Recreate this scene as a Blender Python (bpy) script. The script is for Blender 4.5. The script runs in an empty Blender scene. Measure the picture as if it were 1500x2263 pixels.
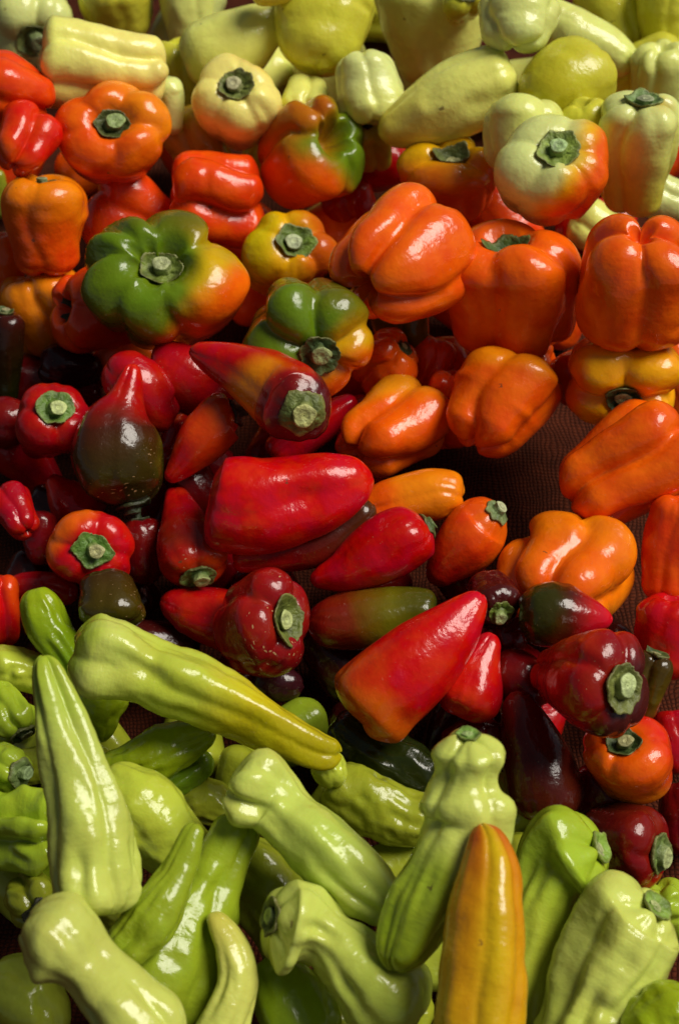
import bpy, math
import numpy as np
from mathutils import Vector, Matrix

# ------------------------------------------------------------------ camera, world, light, exposure
scene = bpy.context.scene
COL = scene.collection
FW, FH = 1500.0, 2263.0                     # the photograph's own pixel frame, used to read off proportions
DEP = math.radians(50)                      # the camera looks this far below the horizon
FOV = math.radians(34)
FPX = (FH / 2) / math.tan(FOV / 2)
DIST = 1.15
RGT = np.array([1.0, 0, 0]); UPV = np.array([0, math.sin(DEP), math.cos(DEP)]); BCK = np.array([0, -math.cos(DEP), math.sin(DEP)])
CAMP = np.array([0, 0, 0.06]) + BCK * DIST
cam_d = bpy.data.cameras.new("camera"); cam = bpy.data.objects.new("camera", cam_d); COL.objects.link(cam)
cam.matrix_world = Matrix(((RGT[0], UPV[0], BCK[0], CAMP[0]), (RGT[1], UPV[1], BCK[1], CAMP[1]), (RGT[2], UPV[2], BCK[2], CAMP[2]), (0, 0, 0, 1)))
cam_d.sensor_fit = 'VERTICAL'; cam_d.sensor_height = 36.0; cam_d.lens = 18.0 / math.tan(FOV / 2)
cam_d.clip_start = 0.02; cam_d.clip_end = 200
cam_d.dof.use_dof = True; cam_d.dof.focus_distance = 1.04; cam_d.dof.aperture_fstop = 9.0
scene.camera = cam

SUN_DIR = (0.56, 0.09, 0.82)                # towards the light: high, from the right
w = bpy.data.worlds.new("World"); scene.world = w; w.use_nodes = True
nt = w.node_tree
sky = nt.nodes.new("ShaderNodeTexSky"); sky.sky_type = 'NISHITA'; sky.sun_disc = False
sun_el = math.asin(SUN_DIR[2] / math.sqrt(sum(c * c for c in SUN_DIR))); sun_az = math.atan2(SUN_DIR[0], SUN_DIR[1])
sky.sun_elevation = sun_el; sky.sun_rotation = sun_az; sky.dust_density = 1.0; sky.air_density = 0.6; sky.ozone_density = 0.2
bg = nt.nodes["Background"]; hs = nt.nodes.new('ShaderNodeHueSaturation'); hs.inputs['Saturation'].default_value = 0.4
nt.links.new(sky.outputs[0], hs.inputs['Color']); nt.links.new(hs.outputs[0], bg.inputs[0]); bg.inputs[1].default_value = 0.05
sd = bpy.data.lights.new("sun", 'SUN'); sd.energy = 5.0; sd.angle = math.radians(32); sd.color = (1.0, 0.94, 0.83)
so = bpy.data.objects.new("sun", sd); COL.objects.link(so)
so.rotation_euler = Vector(SUN_DIR).to_track_quat('Z', 'Y').to_euler()
scene.view_settings.view_transform = 'Standard'; scene.view_settings.look = 'None'
scene.view_settings.exposure = -0.54; scene.view_settings.gamma = 1.0

# ------------------------------------------------------------------ materials
def lin(c):
    c = np.asarray(c, float) / 255.0
    return np.where(c <= 0.04045, c / 12.92, ((c + 0.055) / 1.055) ** 2.4)

def new_mat(name):
    m = bpy.data.materials.new(name); m.use_nodes = True
    n = m.node_tree; return m, n, n.nodes, n.links, n.nodes["Principled BSDF"]

def math_node(N, L, op, a, b=None, c=None):
    n = N.new("ShaderNodeMath"); n.operation = op
    for i, v in enumerate((a, b, c)):
        if v is None: continue
        if isinstance(v, (int, float)): n.inputs[i].default_value = v
        else: L.new(v, n.inputs[i])
    return n.outputs[0]

def skin_material(name, rough, sss, ripple):
    m, n, N, L, P = new_mat(name)
    at = N.new("ShaderNodeAttribute"); at.attribute_name = "pigment"
    ck = N.new("ShaderNodeAttribute"); ck.attribute_name = "cork"
    geo = N.new("ShaderNodeTexCoord"); uv = N.new("ShaderNodeUVMap"); uv.uv_map = "UVMap"
    n1 = N.new("ShaderNodeTexNoise"); n1.inputs["Scale"].default_value = 55; n1.inputs["Detail"].default_value = 5
    L.new(geo.outputs["Object"], n1.inputs["Vector"])
    hsv = N.new("ShaderNodeHueSaturation"); L.new(at.outputs["Color"], hsv.inputs["Color"])
    L.new(math_node(N, L, 'MULTIPLY_ADD', n1.outputs[0], 0.45, 0.78), hsv.inputs["Value"])
    L.new(math_node(N, L, 'MULTIPLY_ADD', n1.outputs[0], 0.03, 0.485), hsv.inputs["Hue"])
    # pale flecks
    n2 = N.new("ShaderNodeTexNoise"); n2.inputs["Scale"].default_value = 420; n2.inputs["Detail"].default_value = 2
    L.new(geo.outputs["Object"], n2.inputs["Vector"])
    fl = N.new("ShaderNodeMapRange"); fl.inputs[1].default_value = 0.70; fl.inputs[2].default_value = 0.80; fl.inputs[4].default_value = 0.22
    L.new(n2.outputs[0], fl.inputs[0])
    mx = N.new("ShaderNodeMix"); mx.data_type = 'RGBA'; L.new(fl.outputs[0], mx.inputs[0]); L.new(hsv.outputs[0], mx.inputs[6]); mx.inputs[7].default_value = (0.55, 0.42, 0.25, 1)
    # brown specks and small scuffs
    vs = N.new("ShaderNodeTexVoronoi"); vs.inputs["Scale"].default_value = 62; L.new(geo.outputs["Object"], vs.inputs["Vector"])
    wn_ = N.new("ShaderNodeTexWhiteNoise"); L.new(vs.outputs["Color"], wn_.inputs["Vector"])
    spk = math_node(N, L, 'LESS_THAN', vs.outputs["Distance"], math_node(N, L, 'MULTIPLY_ADD', wn_.outputs["Value"], math_node(N, L, 'MULTIPLY', n2.outputs[0], 0.55), -0.21))
    n7 = N.new("ShaderNodeTexNoise"); n7.inputs["Scale"].default_value = 24; n7.inputs["Detail"].default_value = 8; n7.inputs["Roughness"].default_value = 0.7; L.new(geo.outputs["Object"], n7.inputs["Vector"])
    scf = N.new("ShaderNodeMapRange"); scf.inputs[1].default_value = 0.66; scf.inputs[2].default_value = 0.74; scf.inputs[4].default_value = 0.35; L.new(n7.outputs[0], scf.inputs[0])
    mxs = N.new("ShaderNodeMix"); mxs.data_type = 'RGBA'; L.new(scf.outputs[0], mxs.inputs[0]); L.new(mx.outputs[2], mxs.inputs[6]); mxs.inputs[7].default_value = (0.30, 0.17, 0.06, 1)
    mxk = N.new("ShaderNodeMix"); mxk.data_type = 'RGBA'; L.new(math_node(N, L, 'MULTIPLY', spk, 0.7), mxk.inputs[0]); L.new(mxs.outputs[2], mxk.inputs[6]); mxk.inputs[7].default_value = (0.10, 0.05, 0.02, 1)
    mx = mxk
    # corky stretch cracks: short streaks that run across the shoulders
    mp = N.new("ShaderNodeMapping"); mp.inputs["Scale"].default_value = (120, 520, 1); L.new(uv.outputs[0], mp.inputs["Vector"])
    wz = N.new("ShaderNodeTexNoise"); wz.inputs["Scale"].default_value = 60; L.new(uv.outputs[0], wz.inputs["Vector"])
    vm = N.new("ShaderNodeVectorMath"); vm.operation = 'MULTIPLY_ADD'; L.new(wz.outputs["Color"], vm.inputs[0]); vm.inputs[1].default_value = (1.5, 3.0, 0); L.new(mp.outputs[0], vm.inputs[2])
    vo = N.new("ShaderNodeTexVoronoi"); vo.inputs["Scale"].default_value = 1.0; L.new(vm.outputs[0], vo.inputs["Vector"])
    n3 = N.new("ShaderNodeTexNoise"); n3.inputs["Scale"].default_value = 45; n3.inputs["Detail"].default_value = 3; L.new(geo.outputs["Object"], n3.inputs["Vector"])
    thr = math_node(N, L, 'MULTIPLY', ck.outputs["Fac"], math_node(N, L, 'MULTIPLY_ADD', n3.outputs[0], 2.3, -0.62))
    crack = math_node(N, L, 'LESS_THAN', vo.outputs["Distance"], math_node(N, L, 'MULTIPLY', thr, 0.38))
    mx2 = N.new("ShaderNodeMix"); mx2.data_type = 'RGBA'; L.new(math_node(N, L, 'MULTIPLY', crack, 0.75), mx2.inputs[0]); L.new(mx.outputs[2], mx2.inputs[6]); mx2.inputs[7].default_value = (0.50, 0.30, 0.13, 1)
    L.new(mx2.outputs[2], P.inputs["Base Color"])
    # waxy gloss, uneven where the skin is dull or handled
    n4 = N.new("ShaderNodeTexNoise"); n4.inputs["Scale"].default_value = 38; n4.inputs["Detail"].default_value = 6; L.new(geo.outputs["Object"], n4.inputs["Vector"])
    L.new(math_node(N, L, 'ADD', math_node(N, L, 'MULTIPLY_ADD', n4.outputs[0], 0.26, rough - 0.15), math_node(N, L, 'MULTIPLY', crack, 0.4)), P.inputs["Roughness"])
    P.inputs["Specular IOR Level"].default_value = 0.31
    P.inputs["Coat Weight"].default_value = 0.28; P.inputs["Coat Roughness"].default_value = 0.06
    if sss:
        P.inputs["Subsurface Weight"].default_value = sss
        P.inputs["Subsurface Radius"].default_value = (1.0, 0.55, 0.15); P.inputs["Subsurface Scale"].default_value = 0.006
    # fine relief: dimpled skin and crosswise ripples
    mp2 = N.new("ShaderNodeMapping"); mp2.inputs["Scale"].default_value = (75, 300, 1); L.new(uv.outputs[0], mp2.inputs["Vector"])
    n5 = N.new("ShaderNodeTexNoise"); n5.inputs["Scale"].default_value = 1.0; n5.inputs["Detail"].default_value = 2; L.new(mp2.outputs[0], n5.inputs["Vector"])
    n6 = N.new("ShaderNodeTexNoise"); n6.inputs["Scale"].default_value = 190; n6.inputs["Detail"].default_value = 3; L.new(geo.outputs["Object"], n6.inputs["Vector"])
    h = math_node(N, L, 'ADD', math_node(N, L, 'MULTIPLY', n5.outputs[0], ripple), math_node(N, L, 'MULTIPLY', n6.outputs[0], 0.62))
    h = math_node(N, L, 'ADD', h, math_node(N, L, 'MULTIPLY', crack, 0.15))
    bp = N.new("ShaderNodeBump"); bp.inputs["Strength"].default_value = 0.40; bp.inputs["Distance"].default_value = 0.0022
    L.new(h, bp.inputs["Height"]); L.new(bp.outputs[0], P.inputs["Normal"])
    L.new(bp.outputs[0], P.inputs["Coat Normal"])
    return m

SKIN = {"bell": skin_material("bell_skin", 0.25, 0.08, 0.12), "pale": skin_material("pale_waxy_skin", 0.30, 0.15, 0.12),
        "horn": skin_material("thin_red_skin", 0.25, 0.05, 0.08), "green": skin_material("rippled_green_skin", 0.26, 0.12, 0.32)}

def calyx_material():
    m, n, N, L, P = new_mat("calyx_green")
    at = N.new("ShaderNodeAttribute"); at.attribute_name = "pigment"
    tc = N.new("ShaderNodeTexCoord")
    a = N.new("ShaderNodeTexNoise"); a.inputs["Scale"].default_value = 130; a.inputs["Detail"].default_value = 6; L.new(tc.outputs["Object"], a.inputs["Vector"])
    hsv = N.new("ShaderNodeHueSaturation"); L.new(at.outputs["Color"], hsv.inputs["Color"])
    L.new(math_node(N, L, 'MULTIPLY_ADD', a.outputs[0], 2.2, -0.12), hsv.inputs["Value"])
    L.new(hsv.outputs[0], P.inputs["Base Color"])
    P.inputs["Roughness"].default_value = 0.5
    b = N.new("ShaderNodeTexNoise"); b.inputs["Scale"].default_value = 260; b.inputs["Detail"].default_value = 6; L.new(tc.outputs["Object"], b.inputs["Vector"])
    bp = N.new("ShaderNodeBump"); bp.inputs["Strength"].default_value = 0.9; bp.inputs["Distance"].default_value = 0.0022
    L.new(b.outputs[0], bp.inputs["Height"]); L.new(bp.outputs[0], P.inputs["Normal"])
    return m
CALYX = calyx_material()

def burlap_material():
    m, n, N, L, P = new_mat("brown_burlap")
    tc = N.new("ShaderNodeTexCoord")
    wn = N.new("ShaderNodeTexNoise"); wn.inputs["Scale"].default_value = 22; wn.inputs["Detail"].default_value = 3; L.new(tc.outputs["Object"], wn.inputs["Vector"])
    vm = N.new("ShaderNodeVectorMath"); vm.operation = 'MULTIPLY_ADD'; L.new(wn.outputs["Color"], vm.inputs[0]); vm.inputs[1].default_value = (0.020, 0.020, 0); L.new(tc.outputs["Object"], vm.inputs[2])
    sp = N.new("ShaderNodeSeparateXYZ"); L.new(vm.outputs[0], sp.inputs[0])
    PITCH = 0.0031
    x = math_node(N, L, 'DIVIDE', sp.outputs[0], PITCH); y = math_node(N, L, 'DIVIDE', sp.outputs[1], PITCH)
    fx = math_node(N, L, 'FLOOR', x); fy = math_node(N, L, 'FLOOR', y)
    par = math_node(N, L, 'MODULO', math_node(N, L, 'ABSOLUTE', math_node(N, L, 'ADD', fx, fy)), 2.0)
    sx = math_node(N, L, 'ABSOLUTE', math_node(N, L, 'SINE', math_node(N, L, 'MULTIPLY', x, math.pi)))
    sy = math_node(N, L, 'ABSOLUTE', math_node(N, L, 'SINE', math_node(N, L, 'MULTIPLY', y, math.pi)))
    # a thread that lies on top is rounded across and humped along
    warp = math_node(N, L, 'MULTIPLY', math_node(N, L, 'POWER', sx, 0.6), math_node(N, L, 'MULTIPLY_ADD', sy, 0.7, 0.3))
    weft = math_node(N, L, 'MULTIPLY', math_node(N, L, 'POWER', sy, 0.6), math_node(N, L, 'MULTIPLY_ADD', sx, 0.7, 0.3))
    hm = N.new("ShaderNodeMix"); hm.data_type = 'FLOAT'; L.new(par, hm.inputs[0]); L.new(warp, hm.inputs[2]); L.new(weft, hm.inputs[3])
    fb = N.new("ShaderNodeTexNoise"); fb.inputs["Scale"].default_value = 900; fb.inputs["Detail"].default_value = 4; L.new(tc.outputs["Object"], fb.inputs["Vector"])
    h = math_node(N, L, 'ADD', hm.outputs[0], math_node(N, L, 'MULTIPLY', fb.outputs[0], 0.5))
    bp = N.new("ShaderNodeBump"); bp.inputs["Strength"].default_value = 0.8; bp.inputs["Distance"].default_value = 0.0018
    L.new(h, bp.inputs["Height"]); L.new(bp.outputs[0], P.inputs["Normal"])
    big = N.new("ShaderNodeTexNoise"); big.inputs["Scale"].default_value = 60; big.inputs["Detail"].default_value = 5; L.new(tc.outputs["Object"], big.inputs["Vector"])
    v = math_node(N, L, 'MULTIPLY', math_node(N, L, 'MULTIPLY_ADD', hm.outputs[0], 0.55, 0.38), math_node(N, L, 'MULTIPLY_ADD', math_node(N, L, 'MULTIPLY', fb.outputs[0], big.outputs[0]), 2.4, 0.25))
    rgb = N.new("ShaderNodeHueSaturation"); rgb.inputs["Color"].default_value = (0.110, 0.022, 0.007, 1); L.new(v, rgb.inputs["Value"])
    L.new(rgb.outputs[0], P.inputs["Base Color"]); P.inputs["Roughness"].default_value = 0.9; P.inputs["Specular IOR Level"].default_value = 0.15
    return m

# ------------------------------------------------------------------ mesh helpers
def link_mesh(name, V, F, mat, parent=None, pigment=None, cork=None, uvs=None, origin=None):
    """V world points; the object's origin is `origin`."""
    o0 = np.zeros(3) if origin is None else np.asarray(origin)
    me = bpy.data.meshes.new(name)
    quads, tris = F
    nq, ntr = len(quads), len(tris)
    me.vertices.add(len(V)); me.vertices.foreach_set("co", (V - o0).astype(np.float32).ravel())
    loops = np.concatenate([np.asarray(quads).reshape(-1), np.asarray(tris).reshape(-1)]).astype(np.int32)
    me.loops.add(len(loops)); me.loops.foreach_set("vertex_index", loops)
    me.polygons.add(nq + ntr)
    starts = np.concatenate([np.arange(nq) * 4, nq * 4 + np.arange(ntr) * 3]).astype(np.int32)
    me.polygons.foreach_set("loop_start", starts)
    me.polygons.foreach_set("use_smooth", np.ones(nq + ntr, dtype=bool))
    if pigment is not None:
        ca = me.color_attributes.new("pigment", 'FLOAT_COLOR', 'POINT')
        ca.data.foreach_set("color", np.hstack([pigment, np.ones((len(V), 1))]).astype(np.float32).ravel())
    if cork is not None:
        me.attributes.new("cork", 'FLOAT', 'POINT').data.foreach_set("value", cork.astype(np.float32))
    if uvs is not None:
        ul = me.uv_layers.new(name="UVMap"); ul.data.foreach_set("uv", uvs[loops].astype(np.float32).ravel())
    me.update(calc_edges=True); me.validate()
    me.materials.append(mat)
    ob = bpy.data.objects.new(name, me); COL.objects.link(ob)
    if parent is not None: ob.parent = parent
    elif origin is not None: ob.location = tuple(o0)
    return ob

def grid_faces(nr, nt, base=0):
    i = np.arange(nr - 1)[:, None] * nt; j = np.arange(nt)[None, :]; j2 = (j + 1) % nt
    return (np.stack([i + j, i + j2, i + nt + j2, i + nt + j], -1) + base).reshape(-1, 4)

def sstep(lo, hi, x):
    t = np.clip((x - lo) / (hi - lo), 0, 1); return t * t * (3 - 2 * t)

class Wob:
    """smooth lumpy 3-D noise as a sum of sines"""
    def __init__(s, rng, freq, n=7):
        d = rng.normal(size=(n, 3)); s.k = d / np.linalg.norm(d, axis=1)[:, None] * freq * rng.uniform(.6, 1.4, (n, 1)); s.p = rng.uniform(0, 6.283, n); s.n = n
    def __call__(s, P): return np.sin(P @ s.k.T + s.p).sum(-1) / math.sqrt(s.n)

def catmull(P, n):
    P = np.asarray(P, float)
    if len(P) == 2: P = np.vstack([P[0], P.mean(0), P[1]])
    Q = np.vstack([2 * P[0] - P[1], P, 2 * P[-1] - P[-2]]); out = []
    for i in range(1, len(Q) - 2):
        t = np.linspace(0, 1, 24, endpoint=False)[:, None]; a, b, c, d = Q[i - 1], Q[i], Q[i + 1], Q[i + 2]
        out.append(0.5 * (2 * b + (c - a) * t + (2 * a - 5 * b + 4 * c - d) * t ** 2 + (3 * b - a - 3 * c + d) * t ** 3))
    out.append(P[-1:]); out = np.vstack(out)
    s = np.concatenate([[0], np.cumsum(np.linalg.norm(np.diff(out[:, :3], axis=0), axis=1))])
    u = np.linspace(0, s[-1], n)
    return u, np.stack([np.interp(u, s, out[:, k]) for k in range(out.shape[1])], 1)

EXTENT = {   # x0, x1, y0, y1 of whole fruit in the photograph's frame
 'whitish': (-20,170,-32,142), 'ridged cream': (83,372,38,238), 'big smooth olive': (605,830,-60,168), 'big pale pepper with a narrow': (826,1082,-70,192),
 'pale pepper with vertical ribs': (734,906,117,272), 'long slanting pale': (835,1144,103,326), 'pale green lobed pepper at the top': (1046,1246,-30,110),
 'smooth olive yellow pepper with two': (1142,1361,82,286), 'tall upright yellow': (1319,1504,204,480), 'two toned': (1092,1342,256,500), 'cream pepper with ribbed': (424,624,121,332),
 'pale pepper with green stem half': (616,730,167,262), 'glossy red lobed': (-10,140,222,392), 'red pepper cut by the left edge': (-90,130,118,275), 'orange bell with dark ruffled': (124,379,181,406),
 'upright orange': (6,197,384,610), 'glossy red orange block': (371,584,334,548), 'crumpled bell': (568,806,213,462), 'orange yellow bell with a flat': (873,1104,298,495),
 'yellow bell with glossy': (532,752,466,655), 'large orange bell with sunken': (964,1287,484,798), 'orange bell with a zigzag': (986,1242,765,1013), 'yellow orange bell with dark': (1244,1512,735,938),
 'big smooth orange bell': (1271,1535,474,778), 'orange bell with pinched': (740,1002,822,1057), 'wrinkled orange': (727,1052,404,714), 'wide orange bell with long': (1234,1545,880,1174),
 'large puckered': (1088,1405,1127,1408), 'green and yellow bell': (534,824,613,882), 'large green and orange': (183,549,466,774), 'dark red pepper with round green': (36,200,847,1016),
 'round red pepper': (104,297,1127,1297), 'round dark olive': (164,333,1264,1386), 'corky dark red bell': (470,685,1254,1497), 'small purple pepper with large': (1029,1151,1259,1392),
 'orange pepper with dark four': (1289,1484,1582,1777), 'dark maroon pepper with leafy': (1274,1477,1774,1967), 'red bell with purple': (1169,1428,1392,1629), 'red and yellow horn': (417,730,754,975),
 'glossy green bell': (-60,128,1708,1972), 'pear shaped': (158,363,804,1122), 'magenta red': (684,960,1119,1310), 'orange red pepper with shriv': (940,1120,1097,1297),
 'dark green pepper with bright': (1145,1352,1284,1432), 'long bright red': (739,1077,1306,1642), 'maroon brown': (1109,1288,1526,1812), 'red horn with stem low': (347,502,1074,1297),
 'big yellow green': (153,757,1356,1702), 'long pale yellow green pepper standing': (66,319,1449,2025), 'knobby light': (491,892,1655,2042), 'light green pepper with stacked': (829,1141,1610,2142),
}
PLACED = []        # spheres (x, y, z, r) of what already lies in the heap
COUNT = [0]
HEIGHTS = []

def settle(cx, cy, S, tol, lift):
    """Slide along the line of sight on to the cloth or on to what already lies there; S = local spheres in px."""
    ray = RGT * (cx - FW / 2) / FPX + UPV * (FH / 2 - cy) / FPX - BCK
    t = -ray / np.linalg.norm(ray)
    r = np.array([1.0, 0, 0]); r = r - t * (r @ t); r /= np.linalg.norm(r); u = np.cross(t, r)
    M = np.stack([r, u, t], 0)
    off = S[:, :3] @ M
    prev = np.array(PLACED).reshape(-1, 4)
    def ok(d):
        k = d / FPX; C = CAMP + ray * d + off * k; R = S[:, 3] * k
        if (C[:, 2] - R * 0.97 < 0).any(): return False
        if len(prev):
            D = np.linalg.norm(C[:, None] - prev[None, :, :3], axis=2)
            if (D < tol * (R[:, None] + prev[None, :, 3])).any(): return False
        return True
    d = 0.55
    while ok(d + 0.006): d += 0.006
    lo, hi = d, d + 0.006
    for _ in range(5):
        mid = (lo + hi) / 2
        if ok(mid): lo = mid
        else: hi = mid
    d = lo - lift
    k = d / FPX
    C = CAMP + ray * d + off * k
    for c, rr in zip(C, S[:, 3] * k): PLACED.append((*c, rr))
    return CAMP + ray * d, M * k

def pepper(kind, label, cx, cy, pts, col, group, skin='bell', lobes=4, ld=.14, ls=1.2, le=1.5, roll=0., gr=None, dent=.30, ede=.12, pc=.52, pe=.30, k0=.55, k1=.6,
           sh=.10, she=.12, wob=.05, wf=1.5, bumps=(), over=(), rc=0, calyx='g', stem=.34, cork=None, tol=.88, lift=0., seed=None, sharp=.62, extra=None, flat=1.0, rib=.018, gvar=.42, pinch=.35, ghost=False, folds=0, dents=(6, .05), crease=.045, bb=None, recen=False, points=6, jit=.25, nr=36, nt=80):
    COUNT[0] += 1
    rng = np.random.default_rng(seed if seed is not None else COUNT[0] * 17 + 5)
    if bb is None:
        for k_, b_ in EXTENT.items():
            if label.startswith(k_): bb = b_
    pts = np.asarray(pts, float)
    U, sp = catmull(pts, 160); Ltot = U[-1]
    r0, r1 = sp[0, 3], sp[-1, 3]
    T = np.gradient(sp[:, :3], U, axis=0); T /= np.linalg.norm(T, axis=1)[:, None]
    ref = np.array([0, 0, 1.0]) if abs(T[0, 2]) < 0.8 else np.array([0, 1.0, 0])
    Nn = np.zeros_like(T); nv = ref
    for i in range(len(T)):
        nv = nv - T[i] * (nv @ T[i]); nv /= np.linalg.norm(nv); Nn[i] = nv
    Bb = np.cross(T, Nn)
    def at(a, arr): return np.stack([np.interp(a, U, arr[:, k]) for k in range(arr.shape[1])], -1)
    def fold(rho):
        rho = np.asarray(rho, float)
        inner = dent * r0 * np.cos(np.pi / 2 * np.clip(rho / pc, 0, 1)) ** 2
        ph = np.arcsin(np.clip((rho - pc) / (1 - pc), 0, 1))
        return np.where(rho < pc, inner, k0 * r0 * (1 - np.cos(ph)))
    # rings: axial px, rho, shoulder weight, end weight
    A, RHO, WS, WE = [], [], [], []
    for i in range(1, 9):
        q = i / 8; A.append(dent * r0 * math.cos(math.pi / 2 * q) ** 2); RHO.append(pc * q); WS.append(q ** 1.3); WE.append(0)
    for i in range(1, 11):
        ph = i / 10 * math.pi / 2; A.append(k0 * r0 * (1 - math.cos(ph))); RHO.append(pc + (1 - pc) * math.sin(ph)); WS.append(math.cos(ph)); WE.append(0)
    a0, a1 = k0 * r0, max(Ltot - k1 * r1, k0 * r0 + 1)
    for i in range(1, nr):
        A.append(a0 + (a1 - a0) * i / nr); RHO.append(1); WS.append(0); WE.append(0)
    for i in range(10, -1, -1):
        ph = i / 10 * math.pi / 2; A.append(Ltot - k1 * r1 * (1 - math.cos(ph))); RHO.append(pe + (1 - pe) * math.sin(ph)); WS.append(0); WE.append(math.cos(ph))
    for i in range(6, 0, -1):
        q = i / 7; A.append(Ltot - ede * r1 * math.cos(math.pi / 2 * q) ** 2); RHO.append(pe * q); WS.append(0); WE.append(q ** 1.3)
    A, RHO, WS, WE = map(np.array, (A, RHO, WS, WE))
    th = np.linspace(0, 2 * math.pi, nt, endpoint=False) + math.pi      # seam on the far side
    # grooves between the lobes
    if gr is None:
        g = (np.arange(lobes) + rng.uniform(-jit, jit, lobes)) * 360.0 / lobes + roll
    else: g = np.array(gr, float)
    g = np.sort(np.mod(g, 360)); n_l = len(g)
    deg = np.mod(np.degrees(th), 360)
    idx = np.searchsorted(g, deg, side='right') - 1
    g0 = g[idx % n_l]; g1 = g[(idx + 1) % n_l]; span = np.mod(g1 - g0, 360); span[span == 0] = 360
    ph = np.mod(deg - g0, 360) / span
    bump = (np.sin(np.pi * ph) ** 2 + 0.004) ** (sharp / 1.6); bump = bump / bump.max()
    amp = 1 + rng.uniform(-.10, .10, n_l)[idx % n_l] * np.sin(np.pi * ph)
    rise = rng.uniform(-.07, .07, n_l)[idx % n_l] * np.sin(np.pi * ph)
    s = A / Ltot
    gdv = rng.uniform(1 - gvar, 1 + gvar, n_l); wn_ = .5 - .5 * np.cos(np.pi * ph)
    gdv = gdv[idx % n_l] * (1 - wn_) + gdv[(idx + 1) % n_l] * wn_
    if kind == 'bell_pepper': ld = ld * 1.55
    dep = ld * (1 + (ls - 1) * (1 - sstep(0, .5, s)) + (le - 1) * sstep(.5, 1, s))
    wand = (rng.uniform(4, 13) * np.sin(s * rng.uniform(2, 5) + rng.uniform(0, 6)) + rng.uniform(2, 5) * np.sin(s * 9 + rng.uniform(0, 6))) * (s > .05) * sstep(0, .2, s) * (1 - sstep(.85, 1, s))
    bump2 = np.stack([np.interp(np.mod(th * 180 / math.pi + wd, 360), np.mod(th * 180 / math.pi, 360)[np.argsort(np.mod(th * 180 / math.pi, 360))], bump[np.argsort(np.mod(th * 180 / math.pi, 360))], period=360) for wd in wand], 0)
    m = (1 - dep[:, None] * gdv[None, :] * (1 - bump2)) * (1 + (amp - 1)[None, :] * np.ones_like(s)[:, None])
    for (bs, bt, ba, bw, bth) in bumps:
        dth = (deg - bt + 180) % 360 - 180
        m += ba * np.exp(-((s[:, None] - bs) / bw) ** 2 - (dth[None, :] / bth) ** 2)
    for gi in range(n_l):           # the seam itself pinches in
        dd = (deg[None, :] + wand[:, None] - g[gi] + 180) % 360 - 180
        m -= (.55 * dep[:, None] * gdv.mean() * pinch) * np.exp(-(dd / 7.5) ** 2)
    for _ in range(dents[0]):       # knocks, dimples and swellings
        d0, dt, da, dw, dth_ = rng.uniform(.03, .95), rng.uniform(0, 360), dents[1] * rng.choice([-1, -1, 1]) * rng.uniform(.4, 1.3), rng.uniform(.05, .18), rng.uniform(10, 30)
        dd = (deg[None, :] - dt + rng.uniform(-60, 60) * (s[:, None] - d0) + 180) % 360 - 180
        m += da * np.exp(-((s[:, None] - d0) / dw) ** 2 - (dd / dth_) ** 2)
    for _ in range(folds):          # sharper lengthwise folds, a furrow with a raised lip
        d0, dt, dw, fa, tw = rng.uniform(.1, .9), rng.uniform(-80, 80), rng.uniform(.08, .22), rng.uniform(.05, .11), rng.uniform(-50, 50)
        dd = (deg[None, :] - dt + tw * (s[:, None] - d0) + 180) % 360 - 180
        m += np.exp(-((s[:, None] - d0) / dw) ** 2) * (.7 * fa * np.exp(-((dd - 15) / 9) ** 2) - fa * np.exp(-(dd / 8) ** 2))
    for _ in range(11):             # fine creases running out from the stem, fewer from the other end
        far = rng.random() < .25
        dd = (deg[None, :] - rng.uniform(0, 360) + rng.uniform(-30, 30) * s[:, None] + 180) % 360 - 180
        m -= crease * rng.uniform(.3, 1.2) * np.exp(-(dd / rng.uniform(5, 9)) ** 2) * ((sstep(.62, 1, s) if far else 1 - sstep(.02, rng.uniform(.15, .5), s)))[:, None]
    aa = A[:, None] + (WS[:, None] * sh * r0) * (1 - bump)[None, :] - WE[:, None] * she * r1 * (1 - bump)[None, :] - (WS[:, None] * r0) * rise[None, :] + (WE[:, None] * r1) * rise[None, :]
    aac = np.clip(aa, 0, Ltot)
    R = np.interp(A, U, sp[:, 3])
    C = at(aac, sp[:, :3]) + np.minimum(aa, 0)[..., None] * T[0] + np.maximum(aa - Ltot, 0)[..., None] * T[-1]
    Nv = at(A, Nn); Bv = at(A, Bb)
    rad = np.cos(th)[None, :, None] * Nv[:, None] * flat + np.sin(th)[None, :, None] * Bv[:, None]
    Pl = C + (RHO * R)[:, None, None] * m[..., None] * rad
    Rm = sp[:, 3].max()
    wn = Wob(rng, wf); wn2 = Wob(rng, wf * 2.6); wn3 = Wob(rng, wf * 6.5); wn4 = Wob(rng, wf * 15); wr = Wob(rng, 1.0, 12)
    # long uneven ribs: fast round the fruit, slow along it
    rib_p = np.stack([np.cos(th)[None, :] * 3.6 + 0 * aa, np.sin(th)[None, :] * 3.6 + 0 * aa, aa / Rm * 1.3], -1)
    wsum = wob * (wn(Pl / Rm) + .42 * wn2(Pl / Rm) + .16 * wn3(Pl / Rm) + .035 * wn4(Pl / Rm)) + rib * wr(rib_p)
    Pl = Pl + rad * ((RHO * R)[:, None] * wsum)[..., None]
    nrings = len(A)
    V = Pl.reshape(-1, 3)
    pole0 = Pl[0].mean(0); pole1 = Pl[-1].mean(0)
    V = np.vstack([V, pole0, pole1]); nV = len(V)
    quads = grid_faces(nrings, nt)
    j = np.arange(nt); j2 = (j + 1) % nt; lastb = (nrings - 1) * nt
    tris = np.vstack([np.stack([np.full(nt, nV - 2), j2, j], 1), np.stack([np.full(nt, nV - 1), lastb + j, lastb + j2], 1)])
    # pigment
    sv = np.concatenate([np.repeat(s, nt), [0, 1]])
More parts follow.
